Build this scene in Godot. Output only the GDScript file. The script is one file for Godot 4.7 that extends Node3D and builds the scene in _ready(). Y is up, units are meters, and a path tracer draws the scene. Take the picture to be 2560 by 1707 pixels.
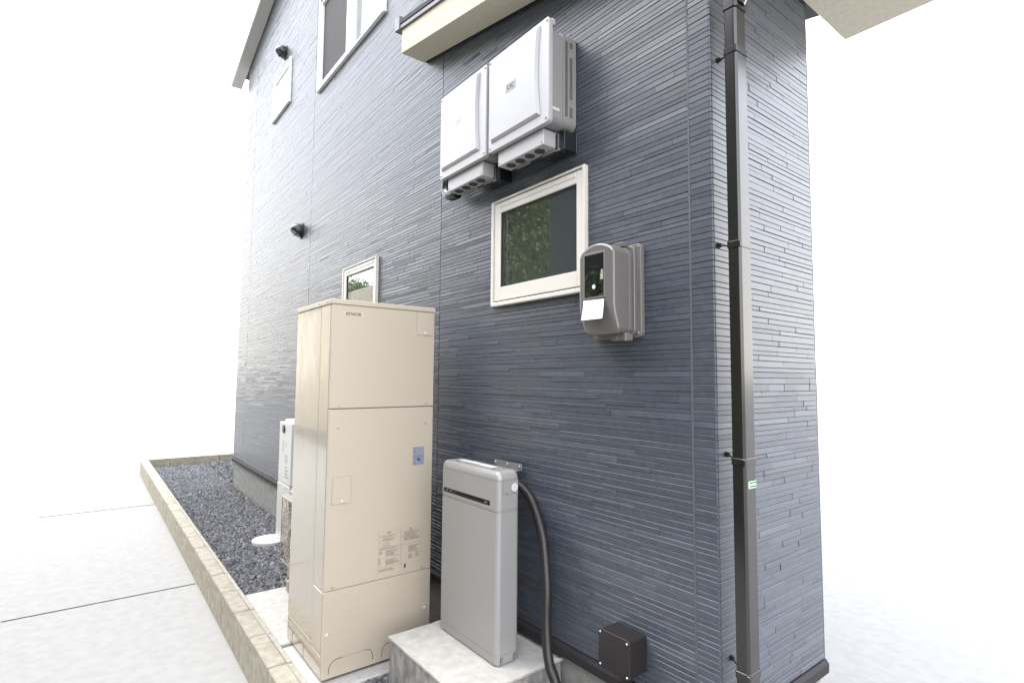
extends Node3D
# A house corner with stone-strip siding and the equipment mounted along it.
# x runs along the main wall (towards the corner), y up, z out of the wall. Metres. Gravel lies at about y = -0.067.

const CORNER := -1.222
const JOINT_A := -1.334
const JOINT_B := -3.427
const JOINT_C := -6.464
const JOINT_D := -9.50
const HOUSE_END := -10.2
const BASE_Y := 0.405

var M := {}
var rng := RandomNumberGenerator.new()


# ---------------------------------------------------------------- mesh helpers
class MB:
	var v := PackedVector3Array()
	var n := PackedVector3Array()
	var uv := PackedVector2Array()
	var col := PackedColorArray()
	var cur := Color(1, 1, 1)
	var xf := Transform3D.IDENTITY
	var bend = null

	func put(p: Vector3) -> Vector3:
		return xf * (bend.call(p) if bend != null else p)

	func tri(a: Vector3, b: Vector3, c: Vector3, na: Vector3, nb: Vector3, nc: Vector3, ua := Vector2.ZERO, ub := Vector2.ZERO, uc := Vector2.ZERO) -> void:
		var pa := put(a)
		var pb := put(b)
		var pc := put(c)
		var bs := xf.basis
		var qa := (bs * na).normalized()
		var qb := (bs * nb).normalized()
		var qc := (bs * nc).normalized()
		var g := (pb - pa).cross(pc - pa)
		if g.length_squared() < 1e-18:
			return
		if g.dot(qa + qb + qc) > 0.0:
			v.append(pa); v.append(pc); v.append(pb)
			n.append(qa); n.append(qc); n.append(qb)
			uv.append(ua); uv.append(uc); uv.append(ub)
		else:
			v.append(pa); v.append(pb); v.append(pc)
			n.append(qa); n.append(qb); n.append(qc)
			uv.append(ua); uv.append(ub); uv.append(uc)
		col.append(cur); col.append(cur); col.append(cur)

	func quad(a: Vector3, b: Vector3, c: Vector3, d: Vector3, nn: Vector3) -> void:
		tri(a, b, c, nn, nn, nn)
		tri(a, c, d, nn, nn, nn)

	func quad4(a: Vector3, b: Vector3, c: Vector3, d: Vector3, na: Vector3, nb: Vector3, nc: Vector3, nd: Vector3) -> void:
		tri(a, b, c, na, nb, nc)
		tri(a, c, d, na, nc, nd)

	func sheet(a: Vector3, b: Vector3, c: Vector3, d: Vector3, nn: Vector3) -> void:
		# a top left, b top right, c bottom right, d bottom left, with texture coordinates
		tri(a, b, c, nn, nn, nn, Vector2(0, 0), Vector2(1, 0), Vector2(1, 1))
		tri(a, c, d, nn, nn, nn, Vector2(0, 0), Vector2(1, 1), Vector2(0, 1))

	func box(lo: Vector3, hi: Vector3, b := 0.0) -> void:
		var c := (lo + hi) * 0.5
		var h := (hi - lo) * 0.5
		b = minf(b, minf(h.x, minf(h.y, h.z)) * 0.95)
		for ax in 3:
			var i := (ax + 1) % 3
			var j := (ax + 2) % 3
			for s: float in [-1.0, 1.0]:
				var nn := Vector3.ZERO
				nn[ax] = s
				var ps := []
				for k in [[-1.0, -1.0], [1.0, -1.0], [1.0, 1.0], [-1.0, 1.0]]:
					var p := c
					p[ax] += s * h[ax]
					p[i] += k[0] * (h[i] - b)
					p[j] += k[1] * (h[j] - b)
					ps.append(p)
				quad(ps[0], ps[1], ps[2], ps[3], nn)
		if b <= 0.0:
			return
		for ax in 3:
			var i := (ax + 1) % 3
			var j := (ax + 2) % 3
			for si: float in [-1.0, 1.0]:
				for sj: float in [-1.0, 1.0]:
					var nn := Vector3.ZERO
					nn[i] = si
					nn[j] = sj
					nn = nn.normalized()
					var ps := []
					for k in [[-1.0, 0], [1.0, 0], [1.0, 1], [-1.0, 1]]:
						var p := c
						p[ax] += k[0] * (h[ax] - b)
						p[i] += si * (h[i] - (b if k[1] == 1 else 0.0))
						p[j] += sj * (h[j] - (0.0 if k[1] == 1 else b))
						ps.append(p)
					quad(ps[0], ps[1], ps[2], ps[3], nn)
		for sx: float in [-1.0, 1.0]:
			for sy: float in [-1.0, 1.0]:
				for sz: float in [-1.0, 1.0]:
					var s := Vector3(sx, sy, sz)
					var ps := []
					for ax in 3:
						var p := c + s * h
						for k in 3:
							if k != ax:
								p[k] -= s[k] * b
						ps.append(p)
					var nn := s.normalized()
					tri(ps[0], ps[1], ps[2], nn, nn, nn)

	# outline extruded along local z; the z1 edge rounded by er (in the plane) and ez (along z)
	func slab(outline: Array, z0: float, z1: float, er := 0.0, ez := 0.0, steps := 4, back := true) -> void:
		var pts: Array = outline[0]
		var nor: Array = outline[1]
		var m := pts.size()
		var prof := [[0.0, z0, 1.0, 0.0], [0.0, z1 - ez, 1.0, 0.0]]
		if er > 0.0:
			for k in range(1, steps + 1):
				var a := PI * 0.5 * k / steps
				var q := Vector2(cos(a) * ez, sin(a) * er).normalized() if ez > 0 else Vector2(cos(a), sin(a))
				prof.append([er * (1.0 - cos(a)), z1 - ez + ez * sin(a), q.x, q.y])
		for k in prof.size() - 1:
			var A: Array = prof[k]
			var B: Array = prof[k + 1]
			for i in m:
				var j := (i + 1) % m
				var ni: Vector2 = nor[i]
				var nj: Vector2 = nor[j]
				var pi_: Vector2 = pts[i]
				var pj: Vector2 = pts[j]
				var a1: Vector2 = pi_ - ni * A[0]
				var a2: Vector2 = pj - nj * A[0]
				var b1: Vector2 = pi_ - ni * B[0]
				var b2: Vector2 = pj - nj * B[0]
				quad4(Vector3(a1.x, a1.y, A[1]), Vector3(a2.x, a2.y, A[1]), Vector3(b2.x, b2.y, B[1]), Vector3(b1.x, b1.y, B[1]),
					Vector3(ni.x * A[2], ni.y * A[2], A[3]), Vector3(nj.x * A[2], nj.y * A[2], A[3]), Vector3(nj.x * B[2], nj.y * B[2], B[3]), Vector3(ni.x * B[2], ni.y * B[2], B[3]))
		var last: Array = prof[prof.size() - 1]
		fan(pts, nor, last[0], last[1], 1.0)
		if back:
			fan(pts, nor, 0.0, z0, -1.0)

	func fan(pts: Array, nor: Array, inset: float, z: float, s: float) -> void:
		var c := Vector2.ZERO
		for p in pts:
			c += p
		c /= pts.size()
		var nn := Vector3(0, 0, s)
		for i in pts.size():
			var j := (i + 1) % pts.size()
			var a: Vector2 = pts[i] - nor[i] * inset
			var b: Vector2 = pts[j] - nor[j] * inset
			tri(Vector3(c.x, c.y, z), Vector3(a.x, a.y, z), Vector3(b.x, b.y, z), nn, nn, nn)

	# sharp convex polygon extruded along local z with a chamfer at z1
	func prism(pts: Array, z0: float, z1: float, ch := 0.0, chz := -1.0) -> void:
		if chz < 0.0:
			chz = ch
		var m := pts.size()
		var area := 0.0
		for i in m:
			area += pts[i].cross(pts[(i + 1) % m])
		var sg := 1.0 if area > 0 else -1.0
		var en := []
		for i in m:
			var e: Vector2 = (pts[(i + 1) % m] - pts[i]).normalized()
			en.append(Vector2(e.y, -e.x) * sg)
		var ins := []
		for i in m:
			var a: Vector2 = en[(i + m - 1) % m]
			var b: Vector2 = en[i]
			var s := (a + b)
			ins.append(pts[i] - s / maxf(0.3, 1.0 + a.dot(b)) * ch)
		for i in m:
			var j := (i + 1) % m
			var e3 := Vector3(en[i].x, en[i].y, 0)
			quad(v3(pts[i], z0), v3(pts[j], z0), v3(pts[j], z1 - chz), v3(pts[i], z1 - chz), e3)
			if ch > 0.0:
				quad(v3(pts[i], z1 - chz), v3(pts[j], z1 - chz), v3(ins[j], z1), v3(ins[i], z1), (e3 * chz + Vector3(0, 0, ch)).normalized())
		var top := ins if ch > 0.0 else pts
		var c1 := Vector2.ZERO
		var c0 := Vector2.ZERO
		for i in m:
			c1 += top[i] / m
			c0 += pts[i] / m
		for i in m:
			var j := (i + 1) % m
			var up := Vector3(0, 0, 1)
			tri(v3(c1, z1), v3(top[i], z1), v3(top[j], z1), up, up, up)
			tri(v3(c0, z0), v3(pts[i], z0), v3(pts[j], z0), -up, -up, -up)

	func v3(p: Vector2, z: float) -> Vector3:
		return Vector3(p.x, p.y, z)

	func lathe(prof: Array, seg: int, smooth := true) -> void:
		# prof: Vector2(radius, z) turned about local z
		for k in prof.size() - 1:
			var p: Vector2 = prof[k]
			var q: Vector2 = prof[k + 1]
			var d := (q - p).normalized()
			var pn := Vector2(-d.y, d.x) * -1.0
			for i in seg:
				var a := TAU * i / seg
				var b := TAU * (i + 1) / seg
				var na := Vector3(cos(a) * pn.x, sin(a) * pn.x, pn.y)
				var nb := Vector3(cos(b) * pn.x, sin(b) * pn.x, pn.y)
				quad4(Vector3(cos(a) * p.x, sin(a) * p.x, p.y), Vector3(cos(b) * p.x, sin(b) * p.x, p.y), Vector3(cos(b) * q.x, sin(b) * q.x, q.y), Vector3(cos(a) * q.x, sin(a) * q.x, q.y), na, nb, nb, na)

	func tube(pts: Array, rad, seg: int, caps := true) -> void:
		var m := pts.size()
		var up := Vector3(0.13, 0.21, 0.97).normalized()
		var rings := []
		for i in m:
			var t: Vector3 = (pts[mini(i + 1, m - 1)] - pts[maxi(i - 1, 0)]).normalized()
			var x := up.cross(t).normalized()
			var y := t.cross(x)
			up = y if false else up
			var r: float = rad[i] if rad is Array else rad
			var ring := []
			for k in seg:
				var a := TAU * k / seg
				var nn := x * cos(a) + y * sin(a)
				ring.append([pts[i] + nn * r, nn])
			rings.append(ring)
		for i in m - 1:
			for k in seg:
				var l := (k + 1) % seg
				var A = rings[i][k]
				var B = rings[i][l]
				var C = rings[i + 1][l]
				var D = rings[i + 1][k]
				quad4(A[0], B[0], C[0], D[0], A[1], B[1], C[1], D[1])
		if caps:
			for e in [0, m - 1]:
				var t: Vector3 = (pts[1] - pts[0]).normalized() * -1.0 if e == 0 else (pts[m - 1] - pts[m - 2]).normalized()
				for k in seg:
					tri(pts[e], rings[e][k][0], rings[e][(k + 1) % seg][0], t, t, t)

	# one strip of siding: path of [point, outward normal] in plan (x, z), from y0 to y1, standing proud of the backing
	func strip(path: Array, y0: float, y1: float, proud: float, ch: float, tilt := 0.0) -> void:
		var pb := proud - tilt
		var pt := proud + tilt
		var prof := [[0.0, y0], [pb - ch, y0], [pb, y0 + ch], [pt, y1 - ch], [pt - ch, y1], [0.0, y1]]
		for k in path.size() - 1:
			var p: Vector2 = path[k][0]
			var q: Vector2 = path[k + 1][0]
			var pn: Vector2 = path[k][1]
			var qn: Vector2 = path[k + 1][1]
			for i in 5:
				var a: Array = prof[i]
				var b: Array = prof[i + 1]
				var out: float = b[1] - a[1]
				var upw: float = a[0] - b[0]
				var l := sqrt(out * out + upw * upw)
				out /= l
				upw /= l
				var a1: Vector2 = p + pn * a[0]
				var a2: Vector2 = q + qn * a[0]
				var b1: Vector2 = p + pn * b[0]
				var b2: Vector2 = q + qn * b[0]
				var u1 := pn.normalized()
				var u2 := qn.normalized()
				quad4(Vector3(a1.x, a[1], a1.y), Vector3(a2.x, a[1], a2.y), Vector3(b2.x, b[1], b2.y), Vector3(b1.x, b[1], b1.y),
					Vector3(u1.x * out, upw, u1.y * out), Vector3(u2.x * out, upw, u2.y * out), Vector3(u2.x * out, upw, u2.y * out), Vector3(u1.x * out, upw, u1.y * out))
		if true:
			for e in [0, path.size() - 1]:
				var p: Vector2 = path[e][0]
				var pn: Vector2 = path[e][1]
				var d: Vector2 = (path[0][0] - path[1][0]).normalized() if e == 0 else (path[e][0] - path[e - 1][0]).normalized()
				var nn := Vector3(d.x, 0, d.y)
				var f := p + pn * proud
				quad(Vector3(p.x, y0, p.y), Vector3(f.x, y0 + ch, f.y), Vector3(f.x, y1 - ch, f.y), Vector3(p.x, y1, p.y), nn)

	func mesh() -> ArrayMesh:
		var arr := []
		arr.resize(Mesh.ARRAY_MAX)
		arr[Mesh.ARRAY_VERTEX] = v
		arr[Mesh.ARRAY_NORMAL] = n
		arr[Mesh.ARRAY_TEX_UV] = uv
		arr[Mesh.ARRAY_COLOR] = col
		var am := ArrayMesh.new()
		am.add_surface_from_arrays(Mesh.PRIMITIVE_TRIANGLES, arr)
		return am


func rrect(x0: float, y0: float, x1: float, y1: float, r: float, seg := 5) -> Array:
	var pts := []
	var nor := []
	for k in 4:
		var c := Vector2(x1 - r if k in [0, 3] else x0 + r, y1 - r if k in [0, 1] else y0 + r)
		for i in seg + 1:
			var a := PI * 0.5 * (k + float(i) / seg)
			var d := Vector2(cos(a), sin(a))
			pts.append(c + d * r)
			nor.append(d)
	return [pts, nor]


func circle(x: float, y: float, r: float, seg := 20) -> Array:
	var pts := []
	var nor := []
	for i in seg:
		var d := Vector2(cos(TAU * i / seg), sin(TAU * i / seg))
		pts.append(Vector2(x, y) + d * r)
		nor.append(d)
	return [pts, nor]


# local z -> world x (faces that look along +x): local (a, b, c) -> world (c, b, -a) with a = -z
func face_x() -> Transform3D:
	return Transform3D(Basis(Vector3(0, 0, -1), Vector3(0, 1, 0), Vector3(1, 0, 0)), Vector3.ZERO)


# local z -> world y: local (a, b, c) -> world (a, c, b)
func face_y() -> Transform3D:
	return Transform3D(Basis(Vector3(1, 0, 0), Vector3(0, 0, 1), Vector3(0, 1, 0)), Vector3.ZERO)


func face_down() -> Transform3D:
	return Transform3D(Basis(Vector3(1, 0, 0), Vector3(0, 0, 1), Vector3(0, -1, 0)), Vector3.ZERO)


func world_at(o: Node) -> Vector3:
	var p := Vector3.ZERO
	while o is Node3D and o != self:
		p += o.position
		o = o.get_parent()
	return p


func obj(called: String, mb, material: Material, parent: Node = self) -> MeshInstance3D:
	var o := MeshInstance3D.new()
	o.name = called
	o.mesh = mb.mesh() if mb is MB else mb
	o.material_override = material
	o.position = -world_at(parent)
	parent.add_child(o, true)
	return o


func thing(called: String, label: String, category: String, at: Vector3, group := "") -> Node3D:
	var o := Node3D.new()
	o.name = called
	o.position = at
	add_child(o, true)
	return tag(o, label, category, group)


func tag(o: Node3D, label: String, category: String, group := "") -> Node3D:
	o.set_meta("label", label)
	o.set_meta("category", category)
	if group != "":
		o.set_meta("group", group)
	return o


func structure(o: Node3D, label := "", category := "") -> Node3D:
	o.set_meta("kind", "structure")
	if label != "":
		o.set_meta("label", label)
		o.set_meta("category", category)
	return o


func stuff(o: Node3D) -> Node3D:
	o.set_meta("kind", "stuff")
	return o


func lin(r: float, g: float, b: float, a := 1.0) -> Color:
	var c := Color(r, g, b).linear_to_srgb()
	c.a = a
	return c


func mat(name_: String, c: Color, rough := 0.6, metal := 0.0, spec := 0.5) -> StandardMaterial3D:
	var m := StandardMaterial3D.new()
	m.resource_name = name_
	m.albedo_color = c
	m.roughness = rough
	m.metallic = metal
	m.metallic_specular = spec
	M[name_] = m
	return m


func noise_image(size: int, freq: float, lo: float, hi: float, seed_: int, octaves := 4, sx := 1.0, contrast := 1.0) -> Image:
	var f := FastNoiseLite.new()
	f.seed = seed_
	f.frequency = freq
	f.fractal_octaves = octaves
	var img := Image.create(size, size, false, Image.FORMAT_RGB8)
	var src := f.get_seamless_image(size, size)
	src.convert(Image.FORMAT_L8)
	for y in size:
		for x in size:
			var q := src.get_pixel(int(x * sx) % size, y).r
			q = clampf((q - 0.5) * contrast + 0.5, 0, 1)
			var g := lerpf(lo, hi, q)
			img.set_pixel(x, y, Color(g, g, g))
	return img


func textured(m: StandardMaterial3D, img: Image, scale: float, bump := 0.0) -> void:
	img.generate_mipmaps()
	var t := ImageTexture.create_from_image(img)
	m.albedo_texture = t
	m.uv1_triplanar = true
	m.uv1_world_triplanar = true
	m.uv1_scale = Vector3(scale, scale, scale)
	if bump > 0.0:
		m.heightmap_enabled = true
		m.heightmap_texture = t
		m.heightmap_scale = bump


# print: paper with rows of small marks as unreadable small type
func print_image(w: int, h: int, bg: Color, ink: Color, seed_: int, blocks: Array, lines: Array) -> ImageTexture:
	var img := Image.create(w, h, false, Image.FORMAT_RGBA8)
	img.fill(bg)
	var r := RandomNumberGenerator.new()
	r.seed = seed_
	for b in blocks:   # [x0, y0, x1, y1, row height, type height]
		var y: float = b[1]
		while y < b[3] - b[4] * 0.5:
			var x: float = b[0]
			var stop: float = lerpf(b[0], b[2], r.randf_range(0.55, 1.0))
			while x < stop:
				var l := r.randf_range(2, 7)
				for yy in range(int(y), int(y + b[5])):
					for xx in range(int(x), int(minf(x + l, stop))):
						if r.randf() < 0.78 and xx < w and yy < h:
							img.set_pixel(xx, yy, ink)
				x += l + r.randf_range(1, 3)
			y += b[4]
	for l in lines:
		img.fill_rect(Rect2i(l[0], l[1], l[2], l[3]), l[4] if l.size() > 4 else ink)
	img.generate_mipmaps()
	return ImageTexture.create_from_image(img)


func print_mat(name_: String, tex: ImageTexture, rough := 0.4, alpha := false) -> StandardMaterial3D:
	var m := mat(name_, Color(1, 1, 1), rough)
	m.albedo_texture = tex
	if alpha:
		m.transparency = BaseMaterial3D.TRANSPARENCY_ALPHA
	return m


func screw(parent: Node, called: String, p: Vector3, axis: Transform3D, r: float, material: Material) -> void:
	var mb := MB.new()
	mb.xf = Transform3D(axis.basis, p)
	mb.lathe([Vector2(r, 0.0), Vector2(r, r * 0.35), Vector2(r * 0.8, r * 0.6), Vector2(r * 0.35, r * 0.62), Vector2(r * 0.3, r * 0.45), Vector2(0.0, r * 0.45)], 12)
	obj(called, mb, material, parent)


func lettering(parent: Node, called: String, text: String, font: String, weight: int, height: float, at: Vector3, basis_: Basis, material: Material, stretch := 1.0) -> void:
	var f := SystemFont.new()
	f.font_names = PackedStringArray([font])
	f.font_weight = weight
	var tm := TextMesh.new()
	tm.font = f
	tm.text = text
	tm.font_size = 64
	tm.pixel_size = height / 46.0
	tm.depth = 0.0012
	var o := MeshInstance3D.new()
	o.name = called
	o.mesh = tm
	o.material_override = material
	o.transform = Transform3D(basis_ * Basis.from_scale(Vector3(stretch, 1, 1)), at - world_at(parent))
	parent.add_child(o, true)


# ---------------------------------------------------------------- the scene
func _ready() -> void:
	rng.seed = 4021
	var cam := Camera3D.new()
	cam.name = "camera"
	cam.transform = Transform3D(Basis(Vector3(0.61554996, 0.00755968, -0.78806161), Vector3(0.04880975, 0.99766866, 0.04769538), Vector3(0.78658493, -0.06782398, 0.61374592)), Vector3(0, 1.76, 2.0))
	cam.fov = 64.33
	cam.near = 0.05
	cam.far = 900.0
	add_child(cam)
	cam.current = true

	var we := WorldEnvironment.new()
	we.name = "world_environment"
	var env := Environment.new()
	env.background_mode = Environment.BG_SKY
	var sky := Sky.new()
	var sm := ProceduralSkyMaterial.new()
	sm.sky_top_color = Color(0.92, 0.945, 1.0)
	sm.sky_horizon_color = Color(1.07, 1.05, 1.01)
	sm.sky_curve = 0.22
	sm.ground_bottom_color = Color(0.55, 0.55, 0.53)
	sm.ground_horizon_color = Color(0.9, 0.9, 0.88)
	sm.sun_angle_max = 40.0
	sm.energy_multiplier = 1.0
	sky.sky_material = sm
	env.sky = sky
	env.tonemap_mode = Environment.TONE_MAPPER_LINEAR
	env.tonemap_exposure = 4.65
	env.sdfgi_enabled = true
	env.ssao_enabled = true
	env.ssil_enabled = true
	we.environment = env
	add_child(we)

	var sun := DirectionalLight3D.new()
	sun.name = "sun"
	sun.light_energy = 0.22
	sun.light_color = Color(1.0, 0.965, 0.91)
	sun.light_angular_distance = 40.0
	sun.sky_mode = DirectionalLight3D.SKY_MODE_LIGHT_ONLY
	sun.shadow_enabled = true
	add_child(sun)
	sun.look_at_from_position(Vector3(-6, 13, 5.5), Vector3.ZERO, Vector3.UP)

	materials()
	ground()
	house()
	boundary_wall()
	opposite_side()
	inverters()
	meter_box()
	downpipe()
	vents()
	water_heater()
	heat_pump()
	boiler()
	battery()
	junction_box()
	lid()


func materials() -> void:
	var m := mat("siding", Color(1, 1, 1), 0.42, 0.0, 0.5)
	m.clearcoat_enabled = true
	m.clearcoat = 0.45
	m.clearcoat_roughness = 0.34
	m.vertex_color_use_as_albedo = true
	textured(m, noise_image(512, 0.02, 0.86, 1.0, 11, 5), 1.7)
	mat("backing", lin(0.055, 0.063, 0.081), 0.6)
	mat("sealant", lin(0.0693, 0.0779, 0.0911), 0.65)
	mat("white_frame", lin(0.60, 0.56, 0.515), 0.38)
	mat("gasket", lin(0.0132, 0.0132, 0.0132), 0.6)
	var g := mat("glass", Color(0.34, 0.37, 0.355, 0.12), 0.0, 0.0, 0.5)
	g.transparency = BaseMaterial3D.TRANSPARENCY_ALPHA
	mat("room_dark", lin(0.30, 0.32, 0.32), 0.9)
	mat("curtain", lin(0.85, 0.85, 0.84), 0.9)
	mat("frosted", lin(0.80, 0.80, 0.79), 0.25)
	mat("screen", lin(0.0561, 0.0528, 0.0561), 0.8)
	m = mat("soffit_cream", lin(0.64, 0.59, 0.47), 0.75)
	textured(m, noise_image(256, 0.05, 0.93, 1.0, 21), 2.0)
	m = mat("soffit_grey", lin(0.62, 0.60, 0.56), 0.75)
	mat("dark_metal", lin(0.0264, 0.0238, 0.0264), 0.6, 0.0, 0.3)
	mat("flashing_grey", lin(0.16, 0.155, 0.165), 0.35)
	mat("roofing", lin(0.0396, 0.0396, 0.0429), 0.6)
	m = mat("foundation", lin(0.27, 0.265, 0.25), 0.85)
	textured(m, noise_image(512, 0.015, 0.8, 1.0, 31, 5), 1.0)
	m = mat("concrete", lin(0.48, 0.462, 0.43), 0.9)
	textured(m, noise_image(512, 0.02, 0.90, 1.0, 41, 6), 1.6)
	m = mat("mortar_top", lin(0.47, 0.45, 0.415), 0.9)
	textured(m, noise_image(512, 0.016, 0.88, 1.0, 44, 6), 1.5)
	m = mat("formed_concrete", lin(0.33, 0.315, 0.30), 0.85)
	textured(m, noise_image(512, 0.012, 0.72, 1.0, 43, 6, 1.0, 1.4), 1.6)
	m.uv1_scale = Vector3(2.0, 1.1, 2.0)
	m = mat("block", Color(1, 1, 1), 0.9)
	m.vertex_color_use_as_albedo = true
	textured(m, noise_image(512, 0.012, 0.80, 1.0, 45, 5), 1.6)
	m = mat("paving", lin(0.34, 0.333, 0.318), 0.9)
	textured(m, noise_image(512, 0.03, 0.93, 1.0, 47, 6), 0.5)
	m = mat("asphalt", lin(0.06, 0.06, 0.06), 0.9)
	m = mat("gravel_base", lin(0.0660, 0.0660, 0.0693), 0.95)
	textured(m, noise_image(512, 0.08, 0.2, 1.0, 51, 4, 1.0, 1.6), 1.5)
	m = mat("stone", Color(1, 1, 1), 0.8)
	m.vertex_color_use_as_albedo = true
	m = mat("silver_paint", lin(0.375, 0.37, 0.378), 0.33, 0.0, 0.5)
	m.clearcoat_enabled = true
	m.clearcoat = 0.4
	m.clearcoat_roughness = 0.25
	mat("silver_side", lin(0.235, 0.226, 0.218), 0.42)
	mat("steel", lin(0.3300, 0.3300, 0.3300), 0.3, 0.8)
	mat("slot_dark", lin(0.0198, 0.0198, 0.0198), 0.7)
	mat("grommet", lin(0.0363, 0.0297, 0.0277), 0.6)
	mat("black_box", lin(0.0079, 0.0092, 0.0132), 0.28)
	mat("badge", lin(0.2772, 0.2772, 0.2772), 0.35)
	mat("ink", lin(0.0264, 0.0264, 0.0297), 0.5)
	mat("faint_ink", lin(0.3432, 0.3432, 0.3498), 0.45)
	mat("sticker_white", lin(0.5610, 0.5610, 0.5610), 0.5)
	m = mat("meter_plastic", lin(0.118, 0.107, 0.104), 0.28)
	m.clearcoat_enabled = true
	m.clearcoat = 0.3
	m.clearcoat_roughness = 0.15
	mat("meter_edge", lin(0.140, 0.129, 0.121), 0.35)
	mat("meter_glass", lin(0.0053, 0.0059, 0.0053), 0.02, 0.0, 1.0)
	m = mat("heater_paint", lin(0.41, 0.358, 0.278), 0.24, 0.3, 0.6)
	m.clearcoat_enabled = true
	m.clearcoat = 1.0
	m.clearcoat_roughness = 0.07
	var rip := noise_image(256, 0.008, 0.0, 1.0, 61, 2)
	rip.bump_map_to_normal_map(1.2)
	rip.generate_mipmaps()
	m.normal_enabled = true
	m.normal_texture = ImageTexture.create_from_image(rip)
	m.normal_scale = 0.5
	m.uv1_triplanar = true
	m.uv1_world_triplanar = true
	m.uv1_scale = Vector3(1.6, 1.6, 1.6)
	m = mat("heater_face", lin(0.418, 0.364, 0.288), 0.38)
	mat("heater_seam", lin(0.0330, 0.0297, 0.0264), 0.7)
	m = mat("battery_paint", lin(0.298, 0.29, 0.285), 0.36, 0.25)
	mat("battery_seam", lin(0.0858, 0.0825, 0.0792), 0.6)
	mat("display", lin(0.006, 0.006, 0.006), 0.3, 0.0, 0.3)
	mat("display_brown", lin(0.0198, 0.0172, 0.0158), 0.35, 0.0, 0.3)
	mat("white_plastic", lin(0.5280, 0.5148, 0.5016), 0.4)
	mat("boiler_white", lin(0.5280, 0.5214, 0.5082), 0.35)
	mat("hose_black", lin(0.0185, 0.0158, 0.0152), 0.38)
	mat("box_brown", lin(0.015, 0.0125, 0.0125), 0.42)
	m = mat("pipe_brown", lin(0.0125, 0.011, 0.011), 0.22)
	m.clearcoat_enabled = true
	m.clearcoat = 0.4
	m.clearcoat_roughness = 0.12
	mat("heat_pump_beige", lin(0.3168, 0.2706, 0.2178), 0.45)
	mat("bark", lin(0.0594, 0.0462, 0.0330), 0.9)
	m = mat("leaf", Color(1, 1, 1), 0.55)
	m.vertex_color_use_as_albedo = true
	m.backlight_enabled = true
	m.backlight = Color(0.35, 0.42, 0.18)
	mat("neighbour_wall", lin(0.0363, 0.0429, 0.0495), 0.7)
	mat("beige_wall", lin(0.4092, 0.3696, 0.2772), 0.7)


func wobble(h: float, s: float) -> float:
	return rng.randf_range(-s, s) * h


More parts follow.
